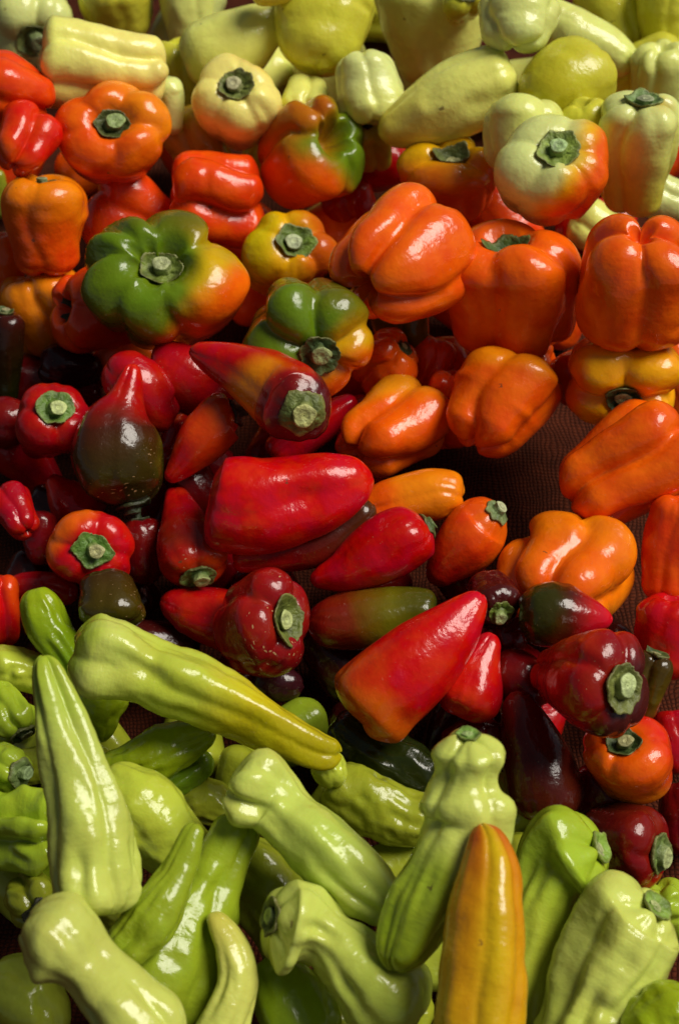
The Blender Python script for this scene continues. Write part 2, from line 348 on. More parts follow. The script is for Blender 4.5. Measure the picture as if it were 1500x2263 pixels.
    wc_ = Wob(rng, 2.0); wf_ = Wob(rng, 7.0, 10); wg_ = Wob(rng, 16.0, 12); wc = lambda q_: wc_(q_) + .38 * wf_(q_) + .2 * wg_(q_); pn = V / Rm; sj = sv + .05 * wc(pn)
    if isinstance(col, tuple): pig = np.tile(lin(col), (nV, 1))
    else:
        xs = [c[0] for c in col]; cs = np.array([lin(c[1]) for c in col])
        pig = np.stack([np.interp(sj, xs, cs[:, k]) for k in range(3)], 1)
    for (oc, kindo, lo, hi) in over:
        if kindo == 's': q = sv
        elif kindo == 'n': q = Wob(rng, 2.2)(pn) * .5
        elif kindo == 'th':
            q = -np.abs((np.concatenate([np.tile(deg, nrings), [0, 0]]) - lo[0] + 180) % 360 - 180) ; lo, hi = -lo[1], 0
        else:
            an = math.radians(kindo); q = pn[:, 0] * math.cos(an) + pn[:, 1] * math.sin(an)
        fac = sstep(lo, hi, q + .12 * wc(pn * 1.2) if kindo != 'th' else q)[:, None]
        pig = pig * (1 - fac) + lin(oc) * fac
    ckv = np.zeros(nV)
    if cork: ckv = cork[0] * (1 - sstep(cork[1] * .4, cork[1], sv + .12 * wc(pn * 1.3)))
    # spheres for the settling
    Rs = sp[:, 3]; lo_a = min(.8 * r0, Ltot * .5); hi_a = max(Ltot - .9 * r1, Ltot * .5)
    sa = np.linspace(lo_a, hi_a, 9 if hi_a - lo_a > 1 else 1)
    S = np.hstack([at(sa, sp[:, :3]), (np.interp(sa, U, Rs) * .95)[:, None]])
    # fit the fruit to the extent it has in the photograph (its own proportions, baked into its mesh)
    lo_b, hi_b = V.min(0), V.max(0)
    if bb is not None:
        fx = (bb[1] - bb[0]) / (hi_b[0] - lo_b[0]); fy = (bb[3] - bb[2]) / (hi_b[1] - lo_b[1]); fm = math.sqrt(fx * fy)
        fx, fy = np.clip(fx, fm * .88, fm * 1.14), np.clip(fy, fm * .88, fm * 1.14)
        sc = np.array([fx, fy, fm]); c0 = np.array([(lo_b[0] + hi_b[0]) / 2, (lo_b[1] + hi_b[1]) / 2, 0.])
        cx, cy = (bb[0] + bb[1]) / 2, (bb[2] + bb[3]) / 2
    else: sc = np.ones(3); c0 = np.array([(lo_b[0] + hi_b[0]) / 2, (lo_b[1] + hi_b[1]) / 2, 0.]) if recen else np.zeros(3)
    S = np.hstack([(S[:, :3] - c0) * sc, S[:, 3:] * sc[2]])
    anchor, M = settle(cx, cy, S, tol, lift)
    if ghost: return None
    M = np.diag(sc) @ M; anchor = anchor - c0 @ M
    pxm = np.linalg.norm(M[0])
    W = anchor + V @ M
    uvs = np.stack([np.concatenate([np.tile(np.linspace(0, 1, nt, endpoint=False), nrings), [.5, .5]]) * 2 * math.pi * Rm * pxm, np.concatenate([np.repeat(A, nt), [0, Ltot]]) * pxm], 1)
    uvs += rng.uniform(0, 3)
    base = np.array([W[:, 0].mean(), W[:, 1].mean(), W[:, 2].min()])
    HEIGHTS.append((round(float(base[2]), 3), label))
    root = bpy.data.objects.new(kind, None); COL.objects.link(root)
    root.empty_display_size = .02; root.location = tuple(base)
    root['label'] = label; root['category'] = 'pepper'; root['group'] = group
    F = (quads, tris)
    if extra is not None:
        pass
    link_mesh("flesh", W, F, SKIN[skin], root, pig, ckv, uvs, base)
    if rc > 0:
        make_calyx(root, rng, rc, r0, fold, sp[0, :3], T[0], Nn[0], Bb[0], anchor, M, base, calyx, stem, dent, pc, points)
    return root

CALCOL = {'g': ((86, 106, 44), (166, 170, 118)), 'd': ((62, 78, 34), (142, 146, 98)), 'p': ((104, 124, 66), (140, 150, 110)), 'l': ((112, 138, 52), (150, 168, 104)), 'k': ((34, 44, 22), (70, 80, 52)),
          'w': ((96, 104, 60), (176, 172, 130))}

def make_calyx(root, rng, rc, r0, fold, P0, T0, N0, B0, anchor, M, base, ccode, stem, dent, pc, npt):
    cside, ccut = [lin(np.array(c) * 1.08 + rng.uniform(-9, 9, 3)) for c in CALCOL[ccode]]; stem = stem * rng.uniform(.95, 1.6)
    rc = rc * .90; nt, nq = 72, 14
    th = np.linspace(0, 2 * math.pi, nt, endpoint=False)
    k = npt + int(rng.integers(-1, 2)); an = (np.arange(k) + rng.uniform(-.22, .22, k)) * 2 * math.pi / k + rng.uniform(0, 6)
    edge = np.full(nt, .86)
    for a_ in an:
        d = (th - a_ + math.pi) % (2 * math.pi) - math.pi
        edge = np.maximum(edge, .86 + rng.uniform(.06, .22) * np.clip(1 - np.abs(d) / .5, 0, 1) ** 1.0)
    edge *= 1 + .05 * np.sin(th * 1 + rng.uniform(0, 6)) + .05 * np.sin(th * 2 + rng.uniform(0, 6)) + .018 * rng.normal(size=nt)
    q = np.linspace(.0, 1, nq)
    q[0] = .02
    r = q[:, None] * edge[None, :] * rc
    ridg = np.abs(np.sin(th * k / 2 + rng.uniform(0, 6) + .8 * np.sin(th * 3 + 1)))
    wr = Wob(rng, 7.0); X = np.stack([r * np.cos(th) / rc, r * np.sin(th) / rc, 0 * r], -1)
    curl = rng.uniform(.02, .16) * (.5 + .5 * np.sin(th * 3 + rng.uniform(0, 6)))[None, :]
    h = .09 + .30 * np.clip(1 - q[:, None] / .80, 0, 1) ** 1.6 + .085 * ridg[None, :] * np.sin(np.pi * np.clip(q[:, None] * 1.05, 0, 1)) + .045 * wr(X) + curl * np.clip(q[:, None] - .72, 0, 1) / .28
    a = fold(r / r0) - h * rc - .02 * r0
    top = np.stack([r * np.cos(th), r * np.sin(th), a], -1)
    under = np.stack([r[-1] * .97 * np.cos(th), r[-1] * .97 * np.sin(th), fold(r[-1] / r0) + .04 * rc - h[-1] * rc * .4], -1)[None]
    under2 = np.stack([r[-1] * .6 * np.cos(th), r[-1] * .6 * np.sin(th), fold(r[-1] * .6 / r0) + .10 * rc], -1)[None]
    G = np.concatenate([top, under, under2], 0).reshape(-1, 3)
    V = P0 + G[:, 0:1] * N0 + G[:, 1:2] * B0 + G[:, 2:3] * T0
    pig = np.tile(cside, (len(V), 1))
    rim = np.concatenate([np.repeat(sstep(.84, 1, q), nt), np.ones(2 * nt)])[:, None]
    pig = pig * (1 - .55 * rim) + (lin((126, 118, 66)) if ccode != 'k' else lin((60, 56, 34))) * .55 * rim
    vein = np.concatenate([(np.clip(1 - ridg / .35, 0, 1)[None, :] * np.ones((nq, 1))).ravel(), np.zeros(2 * nt)])[:, None]
    pig = pig * (1 - .16 * vein) + ccut * .16 * vein
    W = anchor + V @ M
    cx = link_mesh("calyx", W, (grid_faces(nq + 2, nt), np.zeros((0, 3), int)), CALYX, root, pig, None, None, base)
    # cut stub
    sr = rng.uniform(1.12, 1.5)
    ns = 28; t2 = np.linspace(0, 2 * math.pi, ns, endpoint=False)
    sx, sy = rng.uniform(-.35, .35, 2)
    z0 = .30
    prof = [(.50, z0 - .20), (.40, z0 - .06), (.34, z0 + .03), (.31, z0 + stem * .55), (.33, z0 + stem * .95), (.30, z0 + stem + .03), (.22, z0 + stem - .005), (.14, z0 + stem + .03), (.07, z0 + stem - .04), (.015, z0 + stem - .04)]
    ring, pc_ = [], []
    for i, (rr, hh) in enumerate(prof):
        rr_ = rr * (1 + .06 * np.sin(t2 * 3 + i) * (i < 6) + .05 * np.sin(t2 * 5 + 1) * (i < 5)) * rc * sr
        hz = fold(.2 * rc / r0) - hh * rc - .02 * r0
        ring.append(np.stack([rr_ * np.cos(t2) + sx * max(hh - .25, 0) * rc, rr_ * np.sin(t2) + sy * max(hh - .25, 0) * rc, np.full(ns, float(hz))], -1))
        f = 1.0 if i >= 5 else (.35 if i >= 3 else 0)
        c = cside * (1 - f) + ccut * f
        if i in (7,): c = c * .75
        if i >= 8: c = c * 1.1
        pc_.append(np.tile(c, (ns, 1)))
    G = np.concatenate(ring, 0); V = P0 + G[:, 0:1] * N0 + G[:, 1:2] * B0 + G[:, 2:3] * T0
    W = anchor + V @ M
    link_mesh("stem", W, (grid_faces(len(prof), ns), np.zeros((0, 3), int)), CALYX, cx, np.concatenate(pc_, 0), None, None, base)

def bell(label, cx, cy, W, L, phi, tow, col, group, taper=.80, waist=0., rc=0, dx=0, dy=0, bend=0, **kw):
    """phi: which way the stem points in the picture, tow: degrees it leans towards the viewer"""
    p, t = math.radians(phi), math.radians(tow)
    A = np.array([math.cos(p) * math.cos(t), math.sin(p) * math.cos(t), math.sin(t)])
    side = np.array([-math.sin(p), math.cos(p), 0.])
    pts = []
    for q in (0, .2, .42, .65, .85, 1):
        rr = W / 2 * (.97 + .03 * math.sin(q * 6) - waist * math.exp(-((q - .5) / .2) ** 2)) * (1 - (1 - taper) * max(0, (q - .25) / .75) ** 1.3)
        pts.append([*(A * L * (.5 - q) + side * bend * (4 * q * (1 - q) - .5)), rr])
    return pepper(kw.pop('kind', 'bell_pepper'), label, cx, cy, pts, col, group, rc=rc, recen=True, **kw)

def horn(label, pts, col, group, rc=0, **kw):
    P = [list(p) + [0] * (4 - len(p)) for p in pts]
    cx = sum(p[0] for p in P) / len(P); cy = sum(p[1] for p in P) / len(P)
    loc = [[p[0] - cx, cy - p[1], p[3], p[2]] for p in P]
    d = dict(kind='long_pepper', lobes=3, ld=.05, ls=1.3, le=1.6, dent=.12, ede=.05, pc=.5, pe=.25, k0=.6, k1=.9, sh=.06, she=.05, wob=.03, wf=1.4, dents=(8, .07), skin='horn', nr=48)
    d.update(kw)
    return pepper(d.pop('kind'), label, cx, cy, loc, col, group, rc=rc, **d)
# ------------------------------------------------------------------ the cloth under the heap
def make_cloth():
    n = 80; x = np.linspace(-1.6, 1.6, n); y = np.linspace(-1.6, 1.6, n); X, Y = np.meshgrid(x, y)
    rng = np.random.default_rng(3); wv = Wob(rng, 6.0)
    Z = .004 * wv(np.stack([X, Y, 0 * X], -1).reshape(-1, 3)).reshape(n, n) - .006
    V = np.stack([X, Y, Z], -1).reshape(-1, 3)
    i = np.arange(n - 1)[:, None] * n; j = np.arange(n - 1)[None, :]
    q = np.stack([i + j, i + j + 1, i + n + j + 1, i + n + j], -1).reshape(-1, 4)
    o = link_mesh("ground", V, (q, np.zeros((0, 3), int)), burlap_material())
    o['kind'] = 'structure'; o['label'] = 'coarse brown burlap cloth spread under the heap of peppers'
make_cloth()

# ------------------------------------------------------------------ colours of the fruit (sRGB)
CREAM = (242, 230, 126); PALE = (230, 232, 118); PGREEN = (216, 224, 138); OLIVE = (206, 202, 60); LEMON = (222, 204, 70); OCHRE = (190, 150, 40)
ORANGE = (236, 94, 8); ORNG2 = (236, 132, 12); REDOR = (228, 70, 10); RED = (196, 14, 12); RED2 = (170, 10, 14); DRED = (112, 12, 10); MAROON = (62, 16, 12)
PURPLE = (52, 16, 22); DGREEN = (46, 52, 10); MGREEN = (96, 124, 18); YEL = (226, 172, 10); BROWN = (74, 42, 12); OLV2 = (96, 92, 14)
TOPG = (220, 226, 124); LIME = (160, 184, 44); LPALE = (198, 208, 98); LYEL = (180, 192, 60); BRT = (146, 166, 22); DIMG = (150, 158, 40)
GY = 'pale yellow peppers heaped at the back'; GO = 'orange bell peppers in the middle of the heap'; GR = 'red and dark ripening peppers'; GG = 'light green frying peppers in front'

# ---- the layer underneath, seen only in the gaps
def underlayer():
    rng = np.random.default_rng(11)
    zones = [(GY, 'pale', [OLIVE, PALE, PGREEN], 'yellow pepper lying deep under the back rows, mostly hidden'),
             (GO, 'bell', [REDOR, ORANGE, RED], 'orange red pepper lying deep under the middle bells, mostly hidden'),
             (GR, 'horn', [RED2, DRED, MAROON], 'dark red pepper lying deep under the ripening peppers, mostly hidden'),
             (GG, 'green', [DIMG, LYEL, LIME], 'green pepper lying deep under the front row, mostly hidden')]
    k = 0
    for row in range(15):
        y = 40 + row * 158
        for c in range(8):
            x = 40 + (c + .5 * (row % 2)) * 196 + rng.uniform(-25, 25); yy = y + rng.uniform(-20, 20)
            k += 1
            ang, tw, wd, ln, ci, sdd = rng.uniform(0, 360), rng.uniform(-25, 25), rng.uniform(130, 165), rng.uniform(180, 230), rng.integers(3), int(rng.integers(1e6))
            if x > 1520: continue
            if x > 900 and 960 < yy < 1230: continue
            if x > 1330 and 1130 < yy < 1420: continue
            if x > 1350 and yy > 1420 and yy < 2010: continue
            top = 330 if x < 380 or x > 1100 else 280
            z = 0 if yy < top else (3 if yy > 1420 + .30 * x else (1 if yy < 720 + (.35 * x if x < 950 else 400) else 2))
            g, sk, cols, lab = zones[z]
            o = bell(UNDER_LABEL.get(k, lab), x, yy, wd, ln, ang, tw, cols[ci], g, skin=sk, lobes=3 + k % 2, ld=.07, nr=16, nt=40, crease=.03, seed=sdd, kind='long_pepper' if z > 1 else 'bell_pepper', taper=.5 if z > 1 else .8, ghost=k in UNSEEN)
            if o is not None: o['under'] = k
UNDER_LABEL = {
 3: 'dim yellow pepper deep between narrow pale green pepper and ridged cream pepper',
 5: 'dim yellow pepper deep between big olive yellow pepper and big pale pepper',
 11: 'dim yellow pepper between cream pepper with ribbed green stem and big olive yellow pepper',
 12: 'dim yellow pepper deep between vertically ribbed pale pepper and big olive yellow pepper',
 13: 'dim yellow pepper deep between big pale pepper and vertically ribbed pale pepper',
 14: 'dim yellow pepper deep between smooth olive yellow pepper and long slanting pale yellow pepper',
 17: 'dim orange red pepper between glossy red lobed pepper and upright orange pepper',
 18: 'dim orange red pepper between orange bell with dark ruffled stem and upright orange pepper',
 19: 'dim orange red pepper between ochre yellow pepper and glossy red orange block shaped pepper',
 21: 'dim orange red pepper between orange yellow bell and wrinkled orange red bell',
 24: 'dim orange red pepper between tall upright yellow pepper and low pale pepper at the edge',
 27: 'dim orange red pepper between glossy red orange block shaped pepper and large green orange bell',
 28: 'dim orange red pepper between yellow bell with glossy stem and crumpled green shouldered bell',
 30: 'dim orange red pepper between large orange bell and two toned pale green bell',
 31: 'dim orange red pepper between low pale yellow pepper and two toned pale green bell',
 36: 'dim orange red pepper between green yellow bell and large green orange bell',
 38: 'dim orange red pepper between wrinkled orange red bell and large orange bell',
 39: 'dim orange red pepper between large orange bell and big smooth orange bell',
 41: 'dim red pepper deep between round stemmed dark red pepper and dark purple pepper',
 42: 'dim orange red pepper between blunt tipped red horn and deep red bell',
 44: 'dim orange red pepper between green yellow bell and small orange pepper',
 45: 'dim orange red pepper between large orange bell and orange bell with zigzag glint',
 46: 'dim orange red pepper lowest in the gap beside large orange bell',
 47: 'dim orange red pepper between yellow orange bell and orange bell with zigzag glint',
 48: 'dim orange red pepper between yellow orange bell and big smooth orange bell',
 49: 'dim red pepper deep between round stemmed dark red pepper and red horn tip',
 51: 'dim red pepper deep between short red orange horn and big bright red horn',
 52: 'dim red pepper deep between half hidden pointed red horn and big bright red horn',
 53: 'dim orange red pepper between orange bell with pinched scarred end and orange horizontal pepper',
 57: 'dim red pepper deep between red horn tip and small dark red pepper',
 58: 'dim red pepper deep between pear shaped pepper and low stemmed red horn',
 65: 'dim red pepper deep between red pepper lying flat and orange red pepper at the edge',
 66: 'dim red pepper deep between round dark olive pepper and corky bell with red tail',
 67: 'dim red pepper deep between low stemmed red horn and corky bell with red tail',
 68: 'dim red pepper deep between corky dark red bell and red brown pepper',
 69: 'dim red pepper deep in the gap beside magenta red pepper',
 70: 'dim red pepper deep between shrivel stemmed orange red pepper and long bright red horn',
 74: 'dim red pepper deep between big yellow green pepper and corky bell with red tail',
 75: 'dim red pepper deep between corky dark red bell and big yellow green pepper',
 76: 'dim red pepper deep between long bright red horn and corky dark red bell',
 78: 'dim red pepper deep in the gap beside long bright red horn',
 79: 'dim red pepper deep between red bell with purple shoulders and red tipped dark green pepper',
 81: 'dim green pepper deep between green lobed pepper and long pale yellow green pepper',
 82: 'dim green pepper deep between small tipped bright green pepper and ridged bright green finger',
 83: 'dim green pepper deep between ridged bright green finger and lower green finger',
 84: 'dim green pepper deep between big yellow green pepper and small dark purple pepper',
 85: 'dim red pepper deep between dark green pepper and long bright red horn',
 86: 'dim red pepper deep between short red pepper and red sliver behind knobby pepper',
 87: 'dim red pepper deep between maroon brown blunt pepper and red bell with purple shoulders',
 91: 'dim green pepper deep between knobby light green pepper and big yellow green pepper',
 92: 'dim green pepper deep between knobby light green pepper and blunt yellow knob',
 94: 'dim green pepper deep between stacked knob green pepper and maroon brown blunt pepper',
 95: 'dim red pepper deep between dark stemmed orange pepper and maroon brown blunt pepper',
 97: 'dim green pepper deep between glossy green bell and long pale yellow green pepper',
 101: 'dim green pepper deep between knobby light green pepper and stacked knob green pepper',
 103: 'dim green pepper deep between pucker rimmed green pepper and long orange yellow pepper',
 109: 'dim green pepper deep between long orange yellow pepper and stacked knob green pepper',
}
UNSEEN = {k for k in range(200) if k not in UNDER_LABEL}
underlayer()
# ---- back rows: pale yellow
bell('yellow green pepper cut off by the top edge behind the ridged cream pepper', 258, 8, 176, 150, 100, 20, OLIVE, GY, skin='pale', lobes=4, ld=.05)
bell('narrow pale green pepper standing upright at the top edge beside the tapered pale pepper', 410, 15, 124, 220, 95, 8, TOPG, GY, skin='pale', lobes=3, ld=.05)
bell('pale pepper at the top edge right of the dark stem stub', 1350, 30, 152, 190, 110, -15, OLIVE, GY, skin='pale', lobes=3, ld=.08)
bell('ribbed yellow pepper in the top corner above the pale lobed one', 1466, 30, 130, 190, 92, 10, OLIVE, GY, skin='pale', lobes=5, ld=.10)
bell('deep lying yellow pepper under the ridged cream pepper', 395, 185, 120, 190, 95, 10, OLIVE, GY, skin='pale', lobes=3, ld=.06)
bell('olive yellow pepper lying behind the pale lobed pepper at the right edge', 1405, 160, 150, 230, 20, 5, OLIVE, GY, skin='pale', lobes=3, ld=.05)
horn('slanting pale green pepper running down behind the smooth olive yellow one', [(1180, 30, 50), (1260, 80, 62), (1330, 110, 55), (1400, 150, 40)], TOPG, GY, skin='pale')
bell('pale pepper on the right edge behind the tall stemmed yellow pepper', 1455, 175, 140, 160, 88, 25, TOPG, GY, skin='pale', lobes=5, ld=.07, ls=1.6)
bell('pale pepper lying low at the right edge under the tall stemmed yellow pepper', 1478, 440, 110, 150, 160, 0, PGREEN, GY, skin='pale', lobes=3)
bell('low pale yellow pepper peeping out between the two toned and the big smooth orange bell', 1330, 512, 120, 150, 150, 5, PALE, GY, skin='pale', lobes=3, ld=.08)
bell('dim yellow green pepper deep in the gap below the cream stemmed pepper', 585, 330, 110, 130, 70, 10, OLIVE, GY, skin='pale', lobes=3)
bell('dim pepper with dark stem in the gap under the long slanting pale pepper', 815, 310, 120, 140, 100, 40, OLIVE, GY, skin='pale', rc=44, calyx='k')
bell('ochre yellow pepper lying deep behind the cream stemmed pepper and the glossy red block', 440, 330, 150, 190, 120, 5, OCHRE, GY, skin='pale', lobes=3)
bell('small pale pepper under the blunt end of the ridged cream pepper', 365, 235, 90, 130, 95, 5, PGREEN, GY, skin='pale', lobes=3)
bell('pale whitish green pepper with crooked green stem in the top corner', 72, 48, 196, 190, -80, 60, [(0, PGREEN), (.6, TOPG), (1, TOPG)], GY, skin='pale', lobes=4, ld=.10, rc=48, calyx='p', stem=.6, dent=.4, lift=.0)
horn('tapered pale pepper with a pointed tip beside the big olive one', [(405, 140, 62), (450, 120, 78), (520, 92, 82), (580, 55, 58), (615, 30, 30), (640, 18, 12)], PALE, GY, skin='pale', lobes=3, ld=.06, k0=.75)
bell('big pale pepper with a narrow waist near the top middle', 945, 55, 246, 290, 95, 12, [(0, TOPG), (.5, PALE), (1, PALE)], GY, skin='pale', lobes=3, ld=.04, taper=.62, waist=.0, k1=.8)
bell('dark stemmed pepper almost hidden at the top beside the pale green lobed one', 1026, 0, 96, 110, 80, 62, OLIVE, GY, skin='pale', rc=36, calyx='d')
bell('big smooth olive yellow pepper hanging over the tapered pale one', 718, 50, 224, 250, 80, -25, OLIVE, GY, skin='pale', lobes=3, ld=.03, k1=.85, ede=.04)
horn('bright yellow tip at the top edge above the tapered pale pepper', [(560, -30, 40), (610, -25, 36), (655, -14, 18)], LEMON, GY, skin='pale')
bell('pale pepper with vertical ribs standing beside the long slanting pale one', 818, 205, 162, 190, -82, 8, [(0, PALE), (.6, PGREEN), (1, PGREEN)], GY, skin='pale', lobes=5, ld=.09, taper=.78, le=1.6, she=.2)
horn('long slanting pale yellow pepper with blunt wide end', [(1125, 165, 66), (1085, 180, 80), (1010, 215, 84), (930, 255, 66), (880, 275, 46), (842, 288, 26)], [(0, PALE), (.5, PALE), (1, LEMON)], GY, skin='pale', lobes=3, ld=.07, k0=.45, roll=35)
bell('pale green lobed pepper at the top with a deep groove and small scar', 1147, 30, 196, 190, 85, -28, [(0, TOPG), (1, PGREEN)], GY, skin='pale', lobes=3, ld=.11, le=1.8, she=.25, ede=.35, gr=[175, 60, 290])
bell('smooth olive yellow pepper with two bright glints right of the slanting pale one', 1250, 175, 214, 200, 35, -45, [(0, OLIVE), (1, (188, 180, 36))], GY, skin='pale', lobes=3, ld=.03, ede=.03, k1=.9)
bell('small olive pepper wedged beside the smooth olive yellow one and the upright yellow one', 1292, 280, 110, 120, 110, 20, OLIVE, GY, skin='pale', lobes=3, ld=.08)
bell('ridged cream pepper lying on its side in the upper left', 226, 140, 178, 290, 176, 4, [(0, PALE), (.7, CREAM), (1, CREAM)], GY, skin='pale', lobes=4, gr=[38, 130, 225, -35], ld=.20, ls=.8, le=1.6, taper=.88, sharp=.7, pinch=.6, k0=.35, k1=.5, she=.12)
bell('pale pepper with green stem half hidden behind the cream stemmed one', 673, 215, 106, 120, -95, 38, PALE, GY, skin='pale', rc=34, calyx='l', stem=.25, points=5, lobes=4)
bell('pale green pepper peeping out behind the two toned pepper', 1155, 300, 190, 170, 85, -8, TOPG, GY, skin='pale', lobes=4, ld=.10, le=1.8, she=.2, roll=45)
bell('tall upright yellow pepper with stem on top near the right edge', 1410, 345, 182, 285, 86, 27, [(0, PGREEN), (.35, PALE), (.7, (216, 208, 70)), (1, LEMON)], GY, skin='pale', lobes=4, ld=.11, ls=1.5, taper=.74, rc=42, calyx='p', stem=.25, dent=.30, over=[((212, 170, 40), 'n', .3, .8)], sh=.2)

# ---- red and orange, upper left
bell('red pepper cut by the left edge below the whitish stemmed one', 35, 200, 200, 180, 150, 10, REDOR, GO, lobes=4)
bell('glossy red lobed pepper at the left edge beside the orange stemmed one', 70, 305, 170, 180, 60, -40, (216, 46, 10), GO, lobes=4, ld=.16, le=1.8, ede=.3, over=[(REDOR, 200, .1, .7)])
bell('orange pepper cut by the left edge below the upright orange one', 5, 600, 104, 170, 95, 10, ORANGE, GO, lobes=3)
bell('dim olive sliver of a pepper at the left edge beside the upright orange one', -12, 430, 60, 110, 95, 0, DIMG, GO, lobes=3)
bell('brownish orange pepper lying deep under the upright orange one', 95, 690, 190, 190, 110, 5, ORNG2, GO, lobes=4)
bell('deep red bell showing a hole like stem cavity left of the green and orange bell', 215, 685, 200, 190, 172, 30, REDOR, GO, lobes=4, dent=.7, rc=34, calyx='k', over=[(RED, -60, .1, .8)])
bell('red pepper with a dent behind the green and orange bell', 285, 470, 200, 190, 150, -5, REDOR, GO, lobes=3, ld=.12)
bell('upright orange pepper with its stem sunk in the top at the left', 101, 500, 186, 235, 91, 14, [(0, ORNG2), (.35, ORANGE), (1, REDOR)], GO, lobes=4, ld=.05, taper=.86, rc=30, calyx='d', stem=.5, dent=.35, sh=.08, over=[(ORNG2, 'n', .1, .8)])
bell('glossy red orange block shaped pepper with large white glints', 478, 438, 196, 214, 176, 6, REDOR, GO, lobes=4, gr=[22, 105, 200, -62], ld=.20, ls=.8, le=1.7, taper=.95, k1=.42, she=.22, sharp=.6)
bell('orange bell with dark ruffled stem left below the cream ridged one', 252, 295, 250, 215, 95, 66, [(0, ORANGE), (1, REDOR)], GO, lobes=5, ld=.055, dent=.36, rc=44, calyx='d', stem=.45, pc=.55, points=7, gr=[20, 95, 175, 255, 310], over=[(ORNG2, 35, 0, 1.), (REDOR, 170, .5, 1.1)], wob=.05)
bell('crumpled bell with green shoulder and orange belly', 688, 338, 234, 230, 35, 48, [(0, MGREEN), (1, ORANGE)], GO, lobes=5, ld=.10, gr=[150, 215, 275, 30, 90], dent=.65, pc=.55, pinch=.8, over=[(ORANGE, 250, -.15, .45), ((176, 96, 10), 110, .25, .8), (MGREEN, 5, .45, .9)], wob=.06, bumps=[(.12, 300, .15, .2, 30)])
bell('cream pepper with ribbed green stem facing out', 524, 226, 196, 215, 100, 62, [(0, CREAM), (1, CREAM)], GY, skin='pale', lobes=5, ld=.045, rc=44, calyx='g', points=9, stem=.28, gr=[5, 80, 150, 215, 290], dent=.32, over=[((220, 170, 60), 60, .6, 1.3)])
bell('dim red pepper deep behind the wrinkled orange bell', 778, 470, 140, 140, 120, 5, (176, 22, 10), GO, lobes=3, lift=-.035)
bell('orange yellow bell with a flat green stem in a deep hollow', 988, 392, 222, 220, 92, 40, [(0, ORNG2), (.3, ORANGE), (1, REDOR)], GO, lobes=4, gr=[75, 150, 225, 310], ld=.10, ls=1.4, dent=.55, rc=46, calyx='g', stem=.15, points=4, sh=.22, over=[(YEL, 100, .2, .9)])
bell('two toned pale green and orange bell with starry stem', 1217, 378, 244, 240, 80, 58, [(0, PGREEN), (1, PALE)], GY, skin='pale', lobes=5, ld=.05, rc=54, calyx='l', points=8, stem=.34, dent=.25, over=[(YEL, -28, -.1, .4), (ORANGE, -32, .25, .65), (REDOR, -68, .6, 1.05)], gr=[20, 90, 140, 215, 290])
# ---- orange, right and middle
bell('olive yellow sliver under the wrinkled orange bell', 880, 700, 160, 150, 100, 0, OLV2, GO, lobes=3)
bell('small orange pepper behind the green shouldered bell and the pinched orange one', 850, 800, 150, 140, 40, 25, ORANGE, GO, lobes=4, rc=26, calyx='d')
bell('dim orange red pepper deep between the pinched orange bell and the stemmed orange one', 955, 800, 120, 120, 80, 0, REDOR, GO, lobes=4, lift=-.045)
bell('dim red pepper behind the left end of the orange bell with zigzag glint', 1000, 905, 130, 170, 85, 5, REDOR, GO, lobes=3)
bell('yellow bell with glossy stem and deep grooves behind the green shouldered one', 642, 562, 208, 190, 60, 64, [(0, YEL), (1, ORNG2)], GO, lobes=5, ld=.06, rc=50, calyx='g', stem=.34, dent=.28, points=6, over=[((196, 90, 14), 10, .1, .8), ((200, 180, 8), 170, .1, .7)])
bell('large orange bell with sunken stem standing behind the wrinkled one', 1128, 645, 306, 310, 96, 24, [(0, ORANGE), (.4, ORANGE), (1, ORANGE)], GO, lobes=4, gr=[-50, 20, 118, 220], ld=.10, ls=1.4, le=1.9, dent=.5, rc=50, calyx='d', stem=.2, she=.26, sh=.16, taper=.84, k1=.5)
bell('orange bell with a zigzag white glint lying on the cloth', 1108, 890, 226, 262, 62, -18, [(0, ORNG2), (.2, ORANGE), (1, ORANGE)], GO, lobes=4, gr=[-70, 20, 110, 200], ld=.12, le=2.4, she=.34, ede=.4, taper=.82, over=[(ORNG2, 75, .6, 1.1)])
bell('yellow orange bell with dark stem under the big smooth orange one', 1385, 842, 250, 230, -88, 56, [(0, (240, 170, 10)), (.45, (238, 150, 10)), (1, ORANGE)], GO, lobes=4, gr=[0, 85, 180, 275], ld=.11, ls=1.4, dent=.30, rc=46, calyx='d', stem=.2, sh=.22, over=[(ORANGE, 180, .7, 1.0)])
bell('big smooth orange bell with crossed grooves at the right edge', 1402, 630, 272, 270, -95, -38, [(0, ORANGE), (1, ORANGE)], GO, lobes=4, gr=[8, 95, 182, 262], ld=.13, le=1.7, she=.22, ede=.35, pe=.35, k1=.62, taper=.93, sharp=.42)
bell('orange bell with pinched scarred end beside the red horn tip', 868, 940, 228, 240, 35, -35, [(0, ORNG2), (.4, ORANGE), (1, ORANGE)], GO, lobes=4, gr=[40, 110, 200, 300], ld=.13, le=2.2, she=.3, ede=.55, pe=.36, over=[((226, 140, 20), 105, .45, .95)], cork=None)
horn('orange horizontal pepper lying on the cloth below the pinched bell', lift=.045, pts= [(1022, 1098, 40), (985, 1092, 58), (920, 1100, 62), (850, 1120, 58), (790, 1140, 40)], col=ORNG2, group=GO, skin='bell', kind='bell_pepper', over=[(ORANGE, 200, .1, 1.)], lobes=4, ld=.06)
bell('wrinkled orange red bell with folded lobes on top of the heap', 888, 560, 296, 270, 35, -46, [(0, ORANGE), (1, ORANGE)], GO, lobes=5, gr=[30, 95, 165, 235, 305], ld=.20, le=1.9, she=.34, ede=.75, pe=.42, sharp=.36, wob=.05, k1=.7, over=[(ORANGE, 60, .3, 1.0)])
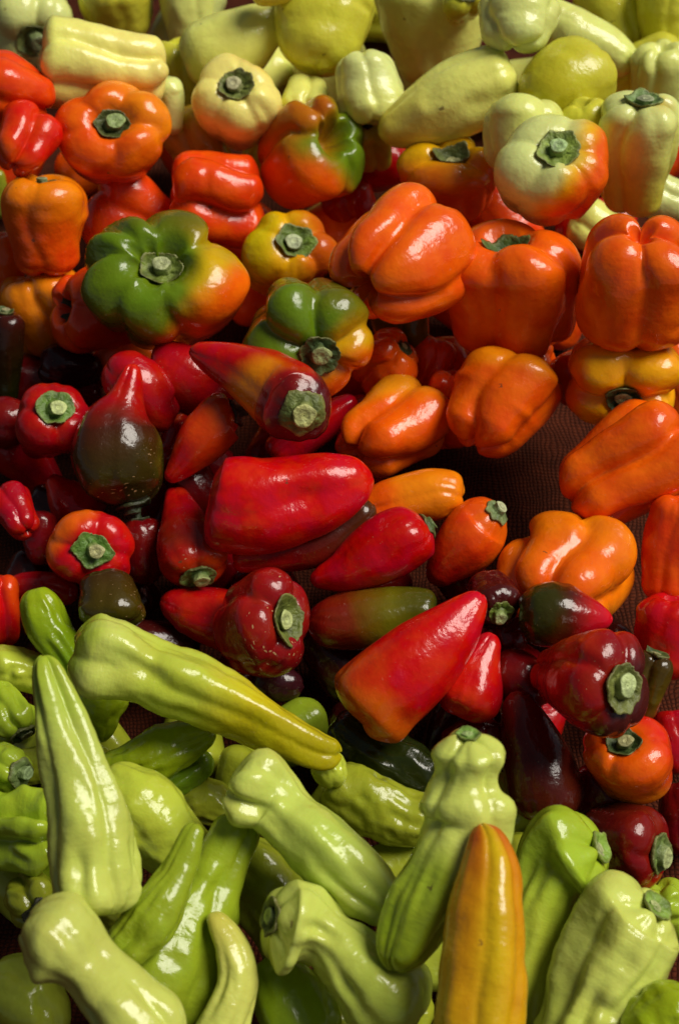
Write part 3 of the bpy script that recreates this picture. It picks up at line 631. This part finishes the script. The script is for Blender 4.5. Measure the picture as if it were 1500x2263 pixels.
bell('wide orange bell with long ribs leaning at the right edge', 1392, 1030, 268, 300, 32, -6, [(0, ORANGE), (1, ORANGE)], GO, lobes=4, gr=[-62, 12, 80, 200], ld=.22, ls=1.1, le=1.4, taper=.9, she=.16, pinch=.7, k1=.5, over=[(REDOR, 'n', .1, .7)])
bell('dark orange pepper cut by the right edge above the red one', 1498, 1215, 150, 240, 80, 0, REDOR, GO, lobes=3, ld=.06)
bell('large puckered orange bell with scarred folds behind the dark red tipped pepper', 1252, 1262, 290, 280, 60, -52, [(0, ORNG2), (1, ORANGE)], GO, lobes=5, gr=[15, 85, 160, 225, 300], ld=.17, le=1.8, she=.32, ede=.7, pe=.42, sharp=.4, over=[(ORNG2, -50, .2, 1.0)])
bell('red pepper cut by the right edge above the burlap gap', 1475, 1405, 150, 180, 80, 10, RED, GR, skin='horn', lobes=3, ld=.05)
bell('green and yellow bell with thick knobby stem under the red yellow horn', 682, 742, 276, 250, -70, 64, [(0, MGREEN), (1, OLV2)], GO, lobes=5, gr=[-8, 60, 120, 215, 290], ld=.075, ls=1.3, pinch=1.0, dent=.14, pc=.5, rc=54, calyx='d', stem=.42, sh=.2, points=8, over=[((204, 150, 10), -25, .25, .75), (ORANGE, -60, .62, 1.0), (OLV2, 60, .3, .8)])
bell('large green and orange bell with angular stem and folded lobes', 366, 618, 346, 300, 95, 64, [(0, MGREEN), (1, (120, 60, 10))], GO, lobes=6, gr=[288, 318, 350, 58, 178, 228], ld=.075, ls=1.1, gvar=.7, pinch=1.3, dent=.40, pc=.54, rc=52, calyx='g', stem=.42, sh=.05, points=6, wob=.06, over=[((206, 164, 8), 15, .28, .62), (ORANGE, -38, .32, .72), (OLV2, 75, .5, 1.), (DGREEN, 205, .75, 1.2)])

# ---- red and dark, middle
bell('dark brown green pepper with stem at the left edge', 8, 785, 96, 210, 88, 20, [(0, MAROON), (1, DGREEN)], GR, skin='horn', lobes=3, rc=24, calyx='d')
horn('dark purple pepper with a pale glint in the left gap', [(90, 800, 40), (140, 808, 48), (190, 815, 40), (225, 822, 22)], PURPLE, GR)
horn('dim red pepper deep in the gap beside the dark stemmed red one', [(60, 960, 50), (20, 940, 60), (-40, 910, 50)], DRED, GR)
horn('dim dark red pepper behind the tip of the red yellow horn', [(330, 800, 55), (400, 830, 72), (460, 860, 70), (510, 890, 50)], (178, 12, 12), GR)
horn('dim red pepper deep under the big bright red horn', [(380, 1000, 50), (440, 1090, 55), (480, 1140, 40)], DRED, GR)
horn('dim red pepper in the dark gap left of the burlap strip', [(1150, 1370, 30), (1110, 1400, 45), (1150, 1440, 40)], DRED, GR)
horn('dim red pepper in the dark gap above the maroon pepper', [(1090, 1470, 50), (1150, 1500, 60), (1200, 1560, 50)], DRED, GR)
horn('red sliver behind the knobby green pepper', [(980, 1650, 30), (1050, 1620, 38), (1120, 1640, 30)], DRED, GR)
horn('dim red pepper standing deep between the stemmed red one and the two toned red horn', [(305, 1150, 46), (315, 1210, 52), (320, 1290, 40)], DRED, GR, rc=30, calyx='k')
horn('dim red pepper at the left of the round stemmed red one', [(95, 1130, 34), (88, 1190, 40), (95, 1250, 32)], DRED, GR)
horn('red horn with blunt tip lying behind the pear shaped dark one', [(390, 920, 26), (355, 905, 50), (300, 850, 62), (240, 800, 44)], (178, 12, 12), GR)
horn('red horn tip pointing up behind the round stemmed red one', [(215, 1150, 60), (160, 1110, 52), (125, 1070, 26), (110, 1052, 12)], RED, GR)
bell('small dark red pepper with a pinched end at the left edge', 30, 1128, 104, 130, 120, -35, RED2, GR, skin='horn', lobes=4, ld=.10, ede=.4)
horn('red pepper lying flat behind the bright green bent one', [(15, 1310, 28), (60, 1295, 32), (120, 1300, 34), (170, 1320, 28)], (178, 12, 12), GR)
bell('orange red pepper at the left edge beside the bright green bent one', -5, 1350, 106, 160, 95, 5, RED, GR, skin='horn', lobes=3, over=[(REDOR, 20, .2, 1.)])
bell('dark red pepper with round green stem at the left', 116, 932, 156, 210, 70, 66, [(0, RED2), (.5, RED2), (1, MAROON)], GR, skin='horn', lobes=4, ld=.05, taper=.5, rc=47, calyx='g', stem=.25, dent=.12, points=6, lift=.0)
horn('short red orange horn with dark calyx left of the big red horn', [(520, 912, 44), (490, 925, 58), (440, 980, 55), (395, 1035, 30), (368, 1062, 12)], [(0, (150, 60, 10)), (.4, REDOR), (1, RED)], GR, rc=40, calyx='k', over=[(RED, 200, .2, .9)])
horn('red horn with pointed tip half hidden beneath the red yellow one', [(600, 1010, 40), (660, 965, 46), (720, 925, 40), (765, 895, 26), (786, 880, 14)], (206, 12, 28), GR)
horn('pear shaped pepper with red neck and corky brown green belly', [(285, 1114, 60, 8), (275, 1070, 88), (260, 1000, 101), (259, 935, 78), (272, 884, 42), (283, 840, 27), (288, 808, 16)], [(0, (46, 40, 10)), (.30, (58, 46, 10)), (.55, (66, 26, 12)), (.74, (160, 14, 10)), (1, (206, 12, 10))], GR, rc=44, calyx='k', stem=.3, cork=(.75, .42), lobes=4, ld=.05, over=[((112, 104, 14), 0, .45, 1.1)], k0=.7)
bell('red horn with stem low left of the corky dark red one', 425, 1185, 148, 280, -76, 40, [(0, (190, 40, 10)), (.3, (130, 24, 10)), (.6, RED2), (1, RED)], GR, skin='horn', kind='long_pepper', taper=.30, rc=46, calyx='g', lobes=4, ld=.04, dent=.1, cork=(.35, .2), over=[((214, 70, 10), -10, .5, 1.1)])
bell('round red pepper with big pale stem facing up at the left', 200, 1210, 186, 200, -60, 84, [(0, RED), (1, RED2)], GR, skin='horn', lobes=4, ld=.05, dent=.16, rc=48, calyx='g', stem=.4, points=5, over=[((220, 90, 10), 150, .2, .6), (RED, 0, .6, 1.2)], gr=[10, 100, 190, 280], pc=.5)
bell('round dark olive pepper with corky streaks above the big light green one', 250, 1322, 166, 180, -82, 22, [(0, (70, 62, 10)), (1, (60, 36, 10))], GR, skin='horn', lobes=4, ld=.03, rc=32, calyx='k', cork=(.6, 1.0))
horn('dark red and brown pepper beneath the big bright red horn', [(515, 1236, 30), (600, 1226, 44), (700, 1200, 54), (780, 1152, 44), (822, 1112, 28)], [(0, RED), (.45, (130, 20, 12)), (.75, (78, 32, 14)), (1, (66, 40, 14))], GR, cork=None)
horn('dim olive and red pepper under the magenta red one', [(965, 1345, 40), (920, 1345, 52), (830, 1365, 68), (740, 1375, 66), (680, 1370, 45)], [(0, DGREEN), (.35, (98, 92, 12)), (.65, (110, 34, 10)), (1, (130, 16, 10))], GR)
horn('small dark purple pepper glinting below the corky dark red bell', [(560, 1500, 30), (610, 1512, 42), (670, 1518, 30)], PURPLE, GR)
horn('red tail end of a pepper poking out left of the corky dark red bell', [(560, 1388, 70), (470, 1360, 68), (400, 1338, 46), (357, 1324, 22)], (176, 12, 10), GR, lobes=3)
bell('corky dark red bell with narrow tail and oval stem', 585, 1375, 212, 190, 8, 48, [(0, (134, 18, 16)), (.4, (158, 16, 12)), (1, (180, 14, 12))], GR, skin='horn', lobes=4, gr=[40, 130, 215, 310], ld=.10, ls=1.4, dent=.34, rc=52, calyx='g', stem=.3, points=5, cork=(.85, .55), sh=.16, taper=.85)
horn('red and yellow horn with purple shoulder and broad green stem', [(670, 896, 62, 104), (662, 884, 84, 66), (628, 854, 86, 14), (545, 808, 62, -20), (465, 775, 38, -36), (418, 758, 16, -40)], [(0, (110, 20, 16)), (.10, (150, 30, 14)), (.24, (196, 92, 8)), (.42, (208, 120, 8)), (.62, (176, 22, 8)), (1, (196, 14, 10))], GR, rc=62, calyx='g', stem=.30, lobes=4, ld=.03, k0=.5, cork=(.3, .2), over=[((180, 14, 10), 70, .5, .9), ((84, 18, 18), -50, .75, 1.25)], points=6)
horn('big bright red horn lying crosswise in the centre', [(459, 1106, 86), (500, 1112, 106), (580, 1112, 108), (660, 1096, 97), (735, 1078, 80), (788, 1062, 57), (824, 1052, 29)], (204, 10, 10), GR, lobes=3, ld=.035, k0=.3, gr=[12, 140, 260], wob=.03, cork=None, bumps=[(.55, 2, -.17, .20, 20)])
horn('orange red pepper with shrivelled stem end above the small purple stemmed one', [(1098, 1130, 44, 20), (1068, 1155, 70), (1030, 1200, 74), (985, 1250, 50), (952, 1290, 24)], [(0, (222, 90, 12)), (.4, REDOR), (1, RED)], GR, rc=38, calyx='w', stem=.34, lobes=4, ld=.03, over=[((226, 110, 10), -20, .6, 1.2)])
horn('magenta red pepper with scuffed dull skin right below the big red horn', [(945, 1140, 44), (905, 1165, 74), (840, 1210, 78), (770, 1255, 58), (715, 1272, 34), (686, 1275, 18)], (184, 6, 22), GR, rc=40, calyx='d', stem=.1, lobes=3, ld=.05, roll=40, cork=(.35, .5), wob=.05)
bell('small purple pepper with large stem beside the long red tip', 1092, 1324, 118, 130, -60, 54, [(0, (64, 16, 14)), (1, (90, 16, 14))], GR, skin='horn', lobes=4, ld=.04, rc=33, calyx='g', stem=.4, dent=.16)
horn('dark green pepper with bright red tip on the puckered orange bell', [(1150, 1352, 52), (1190, 1354, 72), (1245, 1358, 72), (1300, 1362, 48), (1335, 1366, 26), (1352, 1368, 10)], [(0, (44, 50, 8)), (.36, (50, 46, 10)), (.56, (74, 24, 10)), (.76, (170, 10, 14)), (1, (204, 10, 14))], GR, lobes=3, ld=.025, cork=(.30, .6), k0=.75)
bell('dark olive pepper with stem behind the purple shouldered red bell', 1428, 1515, 100, 150, 70, 14, [(0, (60, 44, 12)), (.6, (92, 76, 12)), (1, (120, 20, 10))], GR, skin='horn', lobes=3, rc=34, calyx='d', stem=.1)
horn('short red pepper with knobby tip under the long red horn', [(1010, 1585, 60), (1030, 1540, 80), (1050, 1480, 66), (1075, 1430, 38), (1090, 1400, 24)], RED, GR, lobes=3, ld=.06, cork=None)
horn('dark red pepper cut by the right edge beside the orange stemmed one', [(1480, 1570, 40), (1490, 1640, 52), (1500, 1710, 40)], (178, 12, 12), GR)
horn('dark red pepper cut by the right edge above the burlap corner', [(1500, 1730, 40), (1505, 1800, 50), (1505, 1890, 40)], DRED, GR)
horn('maroon brown blunt pepper standing on its end', [(1212, 1812, 56), (1212, 1760, 82), (1200, 1690, 80), (1180, 1620, 62), (1162, 1560, 42), (1152, 1525, 20)], [(0, (88, 32, 14)), (.5, (76, 18, 12)), (1, (104, 16, 12))], GR, lobes=4, ld=.035, k0=.45, cork=None)
bell('dark maroon pepper with leafy stem on its right by the burlap corner', 1375, 1870, 184, 190, -12, 28, [(0, (120, 18, 12)), (.5, (80, 22, 12)), (1, (64, 22, 12))], GR, skin='horn', lobes=4, ld=.04, rc=50, calyx='g', stem=.26, dent=.15, points=6, over=[((170, 12, 12), -75, .62, 1.0)])
bell('orange pepper with dark four pointed stem near the right edge', 1387, 1680, 190, 190, 105, 58, [(0, ORANGE), (1, REDOR)], GR, lobes=4, ld=.06, rc=42, calyx='d', stem=.5, dent=.3, points=4, over=[((216, 40, 12), 40, .3, 1.0), (ORNG2, -90, .3, .9)])
bell('red bell with purple shoulders and a wide scalloped stem', 1298, 1510, 214, 320, -8, 54, [(0, (130, 22, 14)), (.12, (150, 20, 14)), (.35, (192, 22, 10)), (.6, (170, 12, 10)), (1, RED2)], GR, skin='horn', taper=.42, rc=54, calyx='g', stem=.30, lobes=5, ld=.09, ls=1.3, dent=.2, points=8, cork=(.3, .4), over=[((210, 56, 10), 120, .3, .9), ((72, 24, 22), -28, .55, .9)])
horn('long bright red horn with yellowish wide end pointing up right', [(782, 1592, 86), (812, 1562, 104), (865, 1512, 102), (930, 1452, 92), (992, 1394, 70), (1038, 1342, 44), (1068, 1304, 20)], [(0, (190, 110, 8)), (.12, (196, 60, 8)), (.3, (196, 18, 8)), (1, (206, 8, 10))], GR, lobes=3, ld=.03, k0=.45, cork=None, over=[((190, 80, 8), 240, .9, 1.5)])
# ---- light green, front
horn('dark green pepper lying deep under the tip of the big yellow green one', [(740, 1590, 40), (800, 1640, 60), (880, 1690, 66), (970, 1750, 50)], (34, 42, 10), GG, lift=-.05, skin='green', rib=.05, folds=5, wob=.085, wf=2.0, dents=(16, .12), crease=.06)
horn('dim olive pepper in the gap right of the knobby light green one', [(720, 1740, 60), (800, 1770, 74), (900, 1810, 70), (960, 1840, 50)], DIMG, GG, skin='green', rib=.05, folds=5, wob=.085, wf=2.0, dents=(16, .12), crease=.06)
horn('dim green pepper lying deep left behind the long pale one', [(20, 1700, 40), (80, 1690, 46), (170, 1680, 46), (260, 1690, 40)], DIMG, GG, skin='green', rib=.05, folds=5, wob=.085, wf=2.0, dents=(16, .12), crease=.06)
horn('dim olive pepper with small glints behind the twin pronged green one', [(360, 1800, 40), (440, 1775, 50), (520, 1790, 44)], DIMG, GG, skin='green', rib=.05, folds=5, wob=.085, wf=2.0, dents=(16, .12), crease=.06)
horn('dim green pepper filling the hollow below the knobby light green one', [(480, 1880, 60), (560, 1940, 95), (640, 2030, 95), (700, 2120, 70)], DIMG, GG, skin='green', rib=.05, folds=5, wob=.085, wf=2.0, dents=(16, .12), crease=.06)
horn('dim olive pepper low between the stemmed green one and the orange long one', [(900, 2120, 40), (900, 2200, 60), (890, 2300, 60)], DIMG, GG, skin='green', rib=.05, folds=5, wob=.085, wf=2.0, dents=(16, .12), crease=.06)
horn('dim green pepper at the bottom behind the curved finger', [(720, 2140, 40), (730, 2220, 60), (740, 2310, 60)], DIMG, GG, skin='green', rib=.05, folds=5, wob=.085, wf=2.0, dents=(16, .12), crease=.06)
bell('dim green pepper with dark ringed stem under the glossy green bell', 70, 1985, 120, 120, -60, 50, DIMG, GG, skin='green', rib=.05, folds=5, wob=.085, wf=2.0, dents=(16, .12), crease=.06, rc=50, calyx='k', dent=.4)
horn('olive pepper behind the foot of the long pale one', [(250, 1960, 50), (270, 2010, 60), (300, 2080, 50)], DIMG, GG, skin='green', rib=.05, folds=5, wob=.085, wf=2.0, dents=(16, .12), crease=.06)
horn('lemon green pepper behind the top of the long pale one', [(-20, 1470, 50), (40, 1475, 52), (120, 1500, 44), (160, 1520, 26)], LYEL, GG, skin='green', rib=.05, folds=5, wob=.085, wf=2.0, dents=(16, .12), crease=.06)
bell('green lobed pepper at the left edge with its dark stem turned down', 20, 1575, 128, 130, -55, 20, LIME, GG, skin='green', rib=.05, folds=5, wob=.085, wf=2.0, dents=(16, .12), crease=.06, lobes=4, ld=0.162, rc=38, calyx='d')
horn('bright green bent pepper beside the dark olive corky one', [(80, 1300, 30), (90, 1340, 46), (115, 1390, 52), (145, 1440, 46), (165, 1490, 36)], [(0, BRT), (1, (96, 130, 16))], GG, skin='green', rib=.05, folds=5, wob=.085, wf=2.0, dents=(16, .12), crease=.06, dent=.0, k0=.9)
horn('bright green pepper with a small tip under the big yellow green one', [(205, 1500, 50), (212, 1550, 62), (222, 1600, 46), (226, 1640, 18)], BRT, GG, skin='green', rib=.05, folds=5, wob=.085, wf=2.0, dents=(16, .12), crease=.06)
horn('lower green finger lying beneath the ridged green finger', [(240, 1770, 30), (320, 1745, 42), (400, 1710, 42), (468, 1672, 26)], (110, 140, 26), GG, skin='green', rib=.05, folds=5, wob=.085, wf=2.0, dents=(16, .12), crease=.06)
horn('ridged bright green finger pointing right under the big yellow green one', [(190, 1710, 36), (270, 1690, 52), (350, 1662, 54), (430, 1630, 42), (475, 1612, 24)], BRT, GG, skin='green', rib=.05, folds=5, wob=.085, wf=2.0, dents=(16, .12), crease=.06, ld=0.162, gr=[20, 130, 250])
bell('pale green pepper with open stem end cut by the left edge', -5, 1695, 110, 150, -20, 40, LIME, GG, skin='green', rib=.05, folds=5, wob=.085, wf=2.0, dents=(16, .12), crease=.06, rc=44, calyx='p', lobes=4)
horn('yellow green pepper lying between the long pale one and the twin pronged green one', [(235, 1700, 50), (290, 1770, 84), (360, 1840, 88), (430, 1910, 70), (470, 1960, 40)], LYEL, GG, skin='green', rib=.05, folds=5, wob=.085, wf=2.0, dents=(16, .12), crease=.06, ld=0.068)
bell('glossy green bell with stem turned right at the left edge', 50, 1842, 180, 250, -5, 26, [(0, LIME), (1, LIME)], GG, skin='green', rib=.05, folds=5, wob=.085, wf=2.0, dents=(16, .12), crease=.06, kind='bell_pepper', lobes=5, gr=[-80, -10, 45, 120, 200], ld=0.220, ls=1.5, dent=.45, rc=50, calyx='d', stem=.5, sh=.3)
horn('blunt yellow knob under the tip of the big yellow green pepper', [(700, 1660, 30), (722, 1690, 40), (735, 1740, 34)], LYEL, GG, skin='green', rib=.05, folds=5, wob=.085, wf=2.0, dents=(16, .12), crease=.06)
horn('big yellow green pepper with wide crumpled end lying crosswise', [(158, 1445, 66), (200, 1452, 92), (260, 1462, 97), (330, 1485, 88), (400, 1515, 86), (470, 1545, 76), (540, 1580, 66), (620, 1625, 54), (690, 1655, 46), (754, 1665, 30)], [(0, LIME), (.12, LPALE), (.4, LYEL), (.7, (196, 184, 26)), (1, (170, 158, 16))], GG, skin='green', rib=.05, folds=5, wob=.085, wf=2.0, dents=(16, .12), crease=.06, lobes=4, gr=[10, 100, 190, 285], ld=.13, le=1.8, ls=1.3, dent=.3, k0=.75, k1=.6, she=.3, ede=.3, bumps=[(.27, -20, -.16, .05, 40), (.16, -50, .10, .06, 30), (.10, 40, .10, .06, 30), (.33, 35, .07, .08, 30), (.95, 50, .25, .05, 35)], sharp=1.0)
horn('bright green pepper at the bottom right of the curved finger', [(590, 2120, 44), (625, 2180, 70), (670, 2260, 82), (700, 2330, 70)], (148, 176, 30), GG, skin='green', rib=.05, folds=3, wob=.06)
horn('twin pronged green pepper standing in the middle of the front', [(320, 2250, 128), (360, 2155, 138), (405, 2060, 118), (450, 1970, 80), (490, 1890, 60), (520, 1835, 52), (535, 1800, 32)], [(0, (136, 152, 34)), (.6, (146, 166, 36)), (1, (158, 176, 40))], GG, skin='green', rib=.05, folds=5, wob=.085, wf=2.0, dents=(16, .12), crease=.06, lobes=3, gr=[40, 170, -95], ld=0.135, dent=.0, bumps=[(.62, -75, .0, .2, 20)])
horn('slim green prong lying along the twin pronged pepper', [(270, 2110, 50), (330, 2040, 62), (385, 1950, 44), (412, 1880, 32), (430, 1822, 20)], (142, 160, 36), GG, skin='green', rib=.05, folds=5, wob=.085, wf=2.0, dents=(16, .12), crease=.06, lobes=3, ld=0.054)
horn('long pale yellow green pepper standing upright at the left', [(232, 2022, 66), (228, 1970, 92), (216, 1890, 96), (196, 1790, 84), (166, 1680, 70), (138, 1580, 58), (115, 1500, 42), (104, 1452, 24)], [(0, LPALE), (.3, (186, 196, 86)), (.7, (178, 192, 84)), (1, LIME)], GG, skin='green', rib=.05, folds=5, wob=.085, wf=2.0, dents=(16, .12), crease=.06, lobes=4, gr=[28, 95, 200, -52], ld=.125, pinch=.8, le=2.0, k0=.45, rc=0, dent=.15)
horn('knobby light green pepper with bulging shoulder lying slantwise', [(512, 1700, 62, 20), (556, 1712, 84, 16), (610, 1735, 82), (660, 1788, 82), (730, 1852, 92), (800, 1922, 92), (860, 1978, 74), (895, 2015, 44)], [(0, LPALE), (.5, (180, 200, 82)), (1, LPALE)], GG, skin='green', rib=.05, folds=5, wob=.07, wf=2.0, dents=(16, .12), crease=.06, lobes=4, gr=[22, 110, 200, -70], ld=.09, ls=1.6, k0=.6, sh=.3, dent=.3, bumps=[(.12, -75, .30, .09, 38), (.05, 65, .22, .09, 36), (.15, -12, -.20, .07, 36), (.22, 42, .10, .07, 34), (.29, -40, -.10, .06, 40)])
horn('curved yellowish finger with a slim tip near the bottom', [(450, 2330, 54), (500, 2250, 57), (526, 2170, 50), (515, 2100, 42), (485, 2050, 30), (462, 2022, 14)], [(0, LPALE), (.6, (202, 204, 98)), (1, (192, 186, 76))], GG, skin='green', rib=.05, folds=5, wob=.05, wf=2.0, dents=(6, .06), crease=.06, lobes=3, ld=0.095, gr=[25, 150, -90])
horn('stubby olive pepper cut by the lower left corner', [(-30, 2165, 70), (40, 2205, 92), (90, 2260, 80), (110, 2310, 60)], LYEL, GG, skin='green', rib=.05, folds=5, wob=.085, wf=2.0, dents=(16, .12), crease=.06, ld=0.108)
horn('pale yellow green pepper with drooping shoulders in the lower left', [(52, 2050, 60), (90, 2065, 92), (140, 2098, 98), (195, 2145, 76), (250, 2200, 86), (310, 2270, 98), (370, 2340, 96)], [(0, (184, 190, 90)), (.5, (188, 194, 92)), (1, LPALE)], GG, skin='green', rib=.05, folds=5, wob=.06, wf=2.0, dents=(16, .12), crease=.06, lobes=4, gr=[52, 140, 215, -42], ld=.07, k0=.75, dent=.05, bumps=[(.13, -75, .16, .07, 34), (.22, 70, .18, .07, 34), (.38, -10, -.14, .07, 60), (.1, 0, .06, .06, 30), (.5, 50, .12, .06, 30)])
horn('pale green pepper with sunken stem facing left near the bottom', [(600, 2030, 80, 26), (630, 2035, 98, 12), (680, 2045, 92), (732, 2075, 76), (790, 2130, 84), (850, 2190, 98), (910, 2260, 90)], [(0, LPALE), (1, (170, 186, 66))], GG, skin='green', rib=.05, folds=5, wob=.06, wf=2.0, dents=(16, .12), crease=.06, lobes=5, gr=[48, 110, 175, 250, -48], ld=.06, ls=1.5, sh=.14, dent=.4, rc=52, calyx='d', stem=.35, k0=.5, bumps=[(.14, -75, .14, .10, 38), (.08, 78, .24, .10, 36), (.32, 10, -.10, .08, 60)])
horn('light green pepper with stacked knobs like a small figure', [(1038, 1618, 54, 60), (1038, 1654, 80, 40), (1034, 1700, 78, 24), (1030, 1738, 88, 14), (1029, 1780, 104, 8), (1020, 1832, 97, 0), (972, 1920, 84), (930, 2000, 78), (895, 2080, 62), (872, 2142, 38)], [(0, LPALE), (.4, LPALE), (.6, (160, 182, 50)), (1, BRT)], GG, skin='green', rib=.05, folds=5, wob=.06, wf=2.0, dents=(16, .12), crease=.06, lobes=4, gr=[35, 120, 215, -48], ld=.11, ls=1.8, le=1.8, she=.3, ede=.3, dent=.28, rc=34, calyx='l', stem=.25, sh=.26, k0=.5, bumps=[(.08, 72, .16, .06, 36), (.07, -60, .15, .06, 36), (.26, 62, .16, .06, 36), (.27, -60, .10, .06, 36), (.36, 10, -.08, .06, 40)], pinch=.7)
horn('light green pepper with puckered stem rim right of the orange long one', [(1330, 1880, 80, 30), (1292, 1895, 110, 14), (1240, 1930, 104), (1200, 2000, 84), (1170, 2090, 80), (1150, 2180, 84), (1140, 2320, 76)], [(0, LIME), (.2, (156, 182, 46)), (.5, LYEL), (1, LYEL)], GG, skin='green', rib=.05, folds=5, wob=.06, wf=2.0, dents=(16, .12), crease=.06, lobes=5, gr=[25, 100, 180, 250, -38], ld=.08, ls=1.3, sh=.2, dent=.25, rc=46, calyx='l', stem=.05, k0=.5, bumps=[(.12, 70, .16, .10, 38), (.19, 12, -.16, .07, 30), (.11, -70, .20, .10, 40), (.27, -70, -.14, .08, 44), (.11, 0, .10, .07, 30)])
horn('long orange and yellow pepper with glossy ridges in front', [(1040, 2330, 98), (1048, 2230, 97), (1058, 2120, 92), (1068, 2010, 84), (1078, 1930, 72), (1076, 1870, 52), (1066, 1825, 26)], [(0, (204, 164, 18)), (.4, (206, 148, 16)), (.75, (202, 126, 14)), (1, (182, 88, 12))], GG, skin='green', rib=.03, folds=0, wob=.04, wf=2.0, dents=(8, .05), crease=.06, lobes=5, gr=[10, 62, 130, 220, -48], ld=.075, pinch=.35, over=[((204, 168, 20), 'th', (20, 40), 0), ((204, 122, 12), 'n', .3, .9)], sharp=.5, dent=.1)
bell('small lobed green pepper at the right edge behind the large pale one', 1468, 2010, 130, 130, 100, 20, LIME, GG, skin='green', rib=.05, folds=5, wob=.085, wf=2.0, dents=(16, .12), crease=.06, lobes=4, ld=0.162, sh=.2)
horn('large pale green pepper with crinkled stem rim in the lower right corner', [(1455, 2010, 84, 30), (1425, 2035, 122, 10), (1375, 2110, 126), (1320, 2200, 120), (1270, 2300, 110), (1240, 2370, 90)], [(0, LPALE), (.5, LPALE), (1, (176, 186, 60))], GG, skin='green', rib=.05, folds=5, wob=.085, wf=2.0, dents=(16, .12), crease=.06, lobes=4, gr=[30, 125, 220, -50], ld=.11, pinch=.5, ls=1.6, sh=.2, dent=.2, rc=46, calyx='l', stem=.05, k0=.4, points=8, bumps=[(.3, 30, -.07, .12, 30)])
horn('bright green pepper in the bottom right corner', [(1530, 2220, 70), (1460, 2250, 72), (1390, 2310, 60)], BRT, GG, skin='green', rib=.05, folds=5, wob=.085, wf=2.0, dents=(16, .12), crease=.06, dent=0)

if 0:
    for h in sorted(HEIGHTS): print(h)
